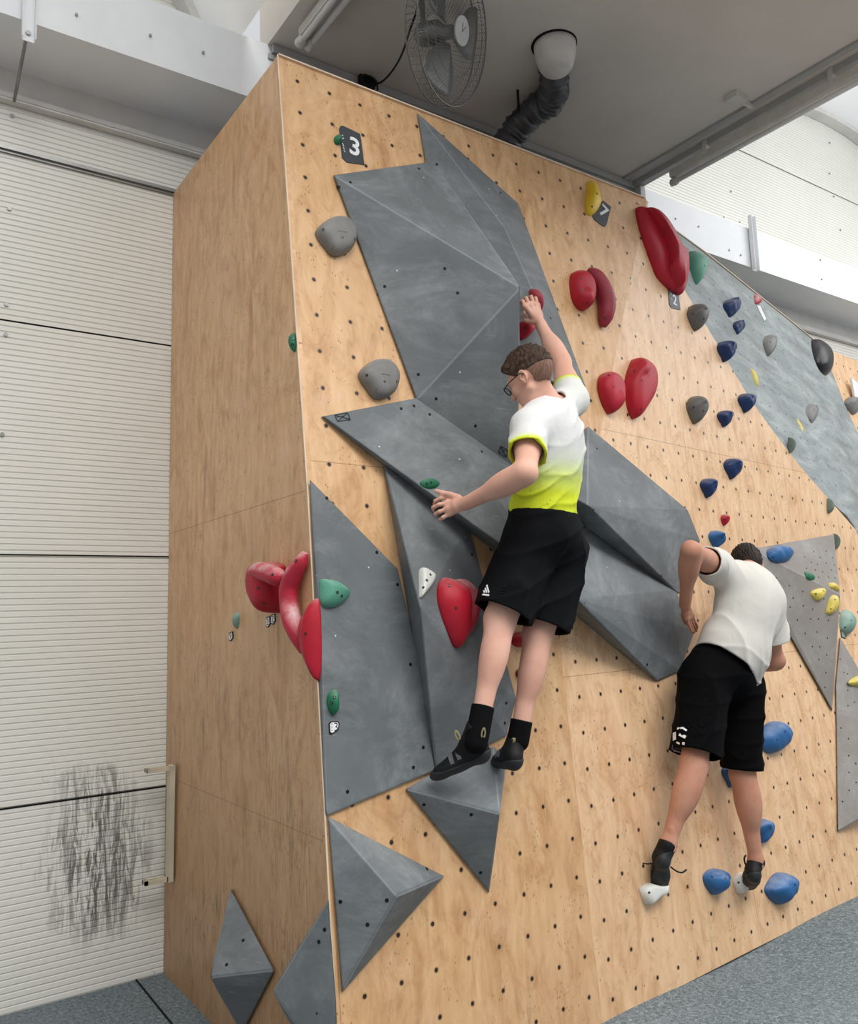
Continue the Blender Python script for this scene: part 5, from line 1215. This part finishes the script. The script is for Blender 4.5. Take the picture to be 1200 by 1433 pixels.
def on_mesh(obj, px):
    bpy.context.view_layer.update(); mi = obj.matrix_world.inverted(); ok, loc, n, i = obj.ray_cast(mi @ Vector((0, 0, EYE)), V(ray(*px)))
    return (obj.matrix_world @ loc, n) if ok else (None, None)
# three-stripe logo on the shorts
bm = bmesh.new(); okc = 0
def stripe(a, b, wd, px=None):
    pa, na = on_mesh(so1, a); pb3, nb = on_mesh(so1, b)
    if pa is None or pb3 is None: return
    n_ = (na + nb).normalized(); obox(bm, pa + n_ * .003, pb3 + n_ * .003, n_, wd, .002)
for a, b in (((681.5, 819.5), (684.5, 830)), ((679.5, 823.5), (681.5, 830)), ((677.5, 827), (678.5, 830))): stripe(a, b, .0058)
stripe((675.5, 832.5), (684.5, 833.6), .007)
o = bm_obj('stripe_logo', bm, M['tagw']); keep(o, p1)
# socks
for s, mid in (('L', .86), ('R', .86)):
    k_, a_ = J['knee' + s], J['ank' + s]; fd = Field(np.minimum(k_, a_) - .12, np.maximum(k_, a_) + .12, .0036)
    top = k_ + (a_ - k_) * (.84 if s == 'L' else .86); fd.cap(top - (a_ - k_) * .05, a_ + (a_ - k_) * (.18 if s == 'L' else .06), .0425, .043, .01); P = fd.pos(); d = nrm(a_ - k_)
    fd.F = np.maximum(fd.F, (-(P - top) @ d)).astype(np.float32); o = field_obj('sock', fd, M['sock'], p1, 1)
# shoes
heel, toe = jt((684, 1060, 2.515)), jt((608, 1088, 2.665)); sh_, fd, at_s, fr_s = shoe(p1, heel, toe, J['ankL'] + (J['ankL'] - J['kneeL']) * .04, SU + .25 * SR, w=.038)
finish_shoe(sh_, fd, at_s, fr_s, p1)
def tab_at(px, y, tilt, sh):
    c = jt((px[0], px[1], y)); ax = nrm(SU * math.cos(tilt) + SR * math.sin(tilt)); sd_ = nrm(np.cross(ax, SB)); bm = bmesh.new()
    ps = [c + ax * (.017 * math.sin(a)) + sd_ * .006 * math.cos(a) for a in np.linspace(-.9, math.pi + .9, 12)]
    for a, b in zip(ps[:-1], ps[1:]): obox(bm, a, b, SB, .005, .016)
    o = bm_obj('pull_tab', bm, M['tab']); o.parent = sh; o.matrix_parent_inverse = Matrix.Translation(-sh.location)
tab_at((640, 1029), 2.50, -.45, sh_); tab_at((676, 1026), 2.455, .15, sh_)
up1 = [c for c in sh_.children if c.name.startswith('upper')][0]
def on_child(o, px):
    dg = bpy.context.evaluated_depsgraph_get(); bpy.context.view_layer.update(); best = None
    mi = o.matrix_world.inverted(); ok, loc, n, i = o.ray_cast(mi @ Vector((0, 0, EYE)), (mi.to_3x3() @ V(ray(*px))).normalized())
    return (o.matrix_world @ loc, n) if ok else (None, None)
bm = bmesh.new()
for k in range(9):
    a = (668.5 + 12 * k / 9, 1052 - 20 * k / 9); b = (a[0] + 2.6, a[1] + .6); wa, na = on_child(up1, a)
    if wa is None: continue
    wb = jt((b[0], b[1], wa[1])); obox(bm, wa + na * .004, V(wb) + na * .004, na, .0025 if k % 2 else .0040, .0015)
if len(bm.verts): o = bm_obj('side_print', bm, M['shoe_print']); o.parent = sh_; o.matrix_parent_inverse = Matrix.Translation(-sh_.location); o['kind'] = 'stuff'
else: bm.free()
heel, toe = jt((722, 1074, 2.55)), jt((697, 1068, 2.72)); sh_, fd, at_s, fr_s = shoe(p1, heel, toe, J['ankR'] + (J['ankR'] - J['kneeR']) * .04, SU, w=.038)
finish_shoe(sh_, fd, at_s, fr_s, p1)

# ================================================================ right climber
J = {k: jt(v) for k, v in {'pel': (1010, 940, 2.70), 'neck': (1048, 800, 2.66), 'hipL': (985, 950, 2.70), 'hipR': (1038, 958, 2.72),
     'kneeL': (971, 1068, 2.66), 'ankL': (935, 1178, 2.70), 'kneeR': (1038, 1082, 2.72), 'ankR': (1057, 1202, 2.72),
     'shL': (1000, 793, 2.66), 'shR': (1072, 842, 2.60), 'elL': (966, 770, 2.52), 'wrL': (958, 846, 2.70), 'elR': (1084, 925, 2.66), 'wrR': (1050, 930, 2.82),
     'head': (1045, 795, 2.80)}.items()}
for a, b in (('shL', 'shR'), ('shL', 'elL'), ('elL', 'wrL'), ('shR', 'elR'), ('pel', 'neck'), ('neck', 'head'), ('hipL', 'kneeL'), ('kneeL', 'ankL'), ('kneeR', 'ankR')): print('P2', a, b, round(float(np.linalg.norm(J[a] - J[b])), 3))
p2 = empty('person', J['pel']); tag(p2, 'climber in an off-white T-shirt and black shorts, back rounded, left elbow raised', 'person')
fd = Field(np.min(list(J.values()), 0) - [.25, .25, .2], np.max(list(J.values()), 0) + [.25, .3, .2], .0048)
Rax = nrm(J['shR'] - J['shL']) + nrm(J['hipR'] - J['hipL']) * .8; bend = np.array([0, -.05, .0]) * 1.0
torso(fd, J['pel'], J['neck'], Rax, .92, 0, bend); fd.cap(J['shL'], J['shR'], .055, .055, .04)
for s in 'LR':
    limb(fd, J['hip' + s], J['knee' + s], .090, .058, None, .04); k_, a_ = J['knee' + s], J['ank' + s]; back = np.array([-.2, -.95, 0]) * .015
    fd.cap(k_, a_, .058, .032, .03); fd.ell(k_ + (a_ - k_) * .30 + back, (nrm(a_ - k_), nrm(np.cross(a_ - k_, (0, 1, 0))), nrm(np.cross(a_ - k_, (1, 0, 0)))), (.14, .066, .060), .035)
    fd.ell(k_, (nrm(a_ - k_), SR, SB), (.05, .055, .050), .02)
    fd.cap(a_ + np.array([0, -.022, .06]), a_ + np.array([0, -.028, -.03]), .009, .012, .012)
    fd.ell(a_ + SR * .026, (SR, SU, SB), (.012, .013, .014), .012); fd.ell(a_ - SR * .026, (SR, SU, SB), (.012, .013, .014), .012)
    fd.cap(a_, a_ + np.array([0, .02, -.05]), .034, .036, .02)
fd.cap(J['neck'], J['head'] - SU * .01, .058, .054, .04)
limb(fd, J['shL'], J['elL'], .052, .042, (.4, .052, (0, 0, 0), .08)); limb(fd, J['elL'], J['wrL'], .043, .028, (.28, .046, (0, 0, 0), .10))
limb(fd, J['shR'], J['elR'], .052, .041, (.4, .050, (0, 0, 0), .08)); limb(fd, J['elR'], J['wrR'], .042, .028, (.28, .045, (0, 0, 0), .10))
hand(fd, J['wrL'], jl((960, 865, 2.73), (963, 864, 2.75), (966, 863, 2.77), (968, 862, 2.79)),
     [jl((963, 874, 2.745), (966, 881, 2.765), (968, 885, 2.785)), jl((966, 874, 2.765), (969, 881, 2.785), (971, 885, 2.805)), jl((969, 873, 2.785), (972, 879, 2.805), (974, 883, 2.82)), jl((971, 870, 2.80), (974, 875, 2.82), (975, 879, 2.835))],
     jl((957, 854, 2.73), (955, 861, 2.76), (957, 868, 2.785), (960, 873, 2.80)))
wr = J['wrR']; kn = [wr + np.array([-.05 - .004 * i, .055, .03 - .02 * i]) for i in range(4)]
hand(fd, wr, kn, [[k + np.array([-.01, .035, .0]), k + np.array([.005, .055, -.01]), k + np.array([.02, .058, -.015])] for k in kn], [wr + np.array([-.01, .02, .03]), wr + np.array([-.02, .045, .05]), wr + np.array([-.03, .07, .055]), wr + np.array([-.035, .09, .05])])
F2v = .22 * SR - .55 * SU - .80 * SB
hp2, hfr2 = head(fd, J['head'], F2v, SU - .1 * SR, 1.0)
field_obj('body', fd, M['skin2'], p2, 2); del fd
hf = hair_field(J['head'], hp2, hfr2, .012, wave=.003, seed=2, nape=-.062, side=.008); field_obj('hair', hf, M['hair2'], p2, 0)
def folds2(P, q, fr):
    R, Fw, U = fr; p = P - q(0); r, f, u = p @ R, p @ Fw, p @ U
    a = ridge_(r * 17 + u * 9 + 1.0 * np.sin(u * 8 + r * 5)) * np.clip(.4 + .6 * np.sin(u * 7 + r * 6), 0, 1)
    b = ridge_(u * 34 - r * 9 + 1.2 * np.sin(r * 15)) * np.clip(1 - u / .16, 0, 1)
    c = ridge_(r * 30 + u * 13 + 1.3 * np.sin(u * 11 - r * 4)) * np.clip(.3 + .7 * np.sin(u * 9 - r * 8 + 1), 0, 1)
    return -.011 * a - .011 * b - .007 * c
hn = nrm(nrm(J['neck'] - J['pel']) + .28 * nrm(Rax) * 1.0)
fd, q2, fr2, arm2 = shirt(J['pel'], J['neck'], J['shL'], J['shR'], J['elL'], J['elR'], Rax, .05, .98, .030, folds2, tL=.36, tR=.62, rs=(.072, .078), rsR=(.078, .092), bend=bend, hem_n=hn, skirt=(.22, (.185, .15, .16)))
field_obj('t_shirt', fd, M['shirt2'], p2, 1); del fd
fd = shorts(J['pel'], J['neck'], J['hipL'], J['kneeL'], J['hipR'], J['kneeR'], Rax, .15, .90, .96, (.118, .108), (.112, .088), .022, 1.02, foldsS, bend=bend)
so2 = field_obj('shorts', fd, M['short2'], p2, 1); del fd
# black and white camouflage patch at the left hem
bm = bmesh.new()
def blob(c, pts, wd=.008):
    last = None
    for p in pts:
        w_, n_ = on_mesh(so2, p)
        if w_ is None: last = None; continue
        if last is not None: obox(bm, last[0] + last[1] * .003, w_ + n_ * .003, n_, wd, .002)
        last = (w_, n_)
for pts, wd in ((((944, 1025), (944, 1036)), .026), (((948, 1020), (955, 1019), (961, 1023)), .009), (((951, 1027), (959, 1032)), .015), (((947, 1039), (951, 1041)), .008), (((955, 1040), (958, 1041)), .012), (((941, 1050), (947, 1052), (951, 1053)), .006)): blob(None, pts, wd)
o = bm_obj('camouflage_patch', bm, M['tagw']); keep(o, p2)
bm = bmesh.new(); blob(None, ((941, 1046), (948, 1047), (958, 1048)), .020); o = bm_obj('grey_patch', bm, M['strap']); keep(o, p2)
# shoes: left seen from behind with heel high, right likewise
heel, toe = jt((930, 1206, 2.68)), jt((926, 1240, 2.80)); A = J['ankL'] + (J['ankL'] - J['kneeL']) * .03
sh_, fd, at_s, fr_s = shoe(p2, heel, jt((925, 1236, 2.76)) + nrm(jt((925, 1236, 2.76)) - heel) * .06, A, -SB * .0 + np.array([0, .2, 1.0]), w=.040); finish_shoe(sh_, fd, at_s, fr_s, p2, True, False)
bm = bmesh.new(); tube(bm, catmull(jl((938, 1213, 2.72), (946, 1219, 2.71), (954, 1221, 2.70), (960, 1217, 2.70)), 5), [.004] * 16, 6); o = bm_obj('strap_end', bm, M['black'], smooth=True); keep(o, sh_); bm = bmesh.new(); tube(bm, jl((914, 1208, 2.72), (906, 1209, 2.71), (899, 1208, 2.71)), .003, 6)
o = bm_obj('strap_end', bm, M['black'], smooth=True); keep(o, sh_)
heel, toe = jt((1057, 1230, 2.68)), jt((1048, 1242, 2.82)); A = J['ankR'] + (J['ankR'] - J['kneeR']) * .03
sh_, fd, at_s, fr_s = shoe(p2, heel, toe, A, np.array([0, .1, 1.0]), w=.040); finish_shoe(sh_, fd, at_s, fr_s, p2, True, False)
bm = bmesh.new(); tube(bm, catmull(jl((1046, 1216, 2.76), (1042, 1208, 2.75), (1041, 1201, 2.74), (1043, 1197, 2.74)), 5), [.0045] * 16, 6); o = bm_obj('strap_end', bm, M['black'], smooth=True); keep(o, sh_)
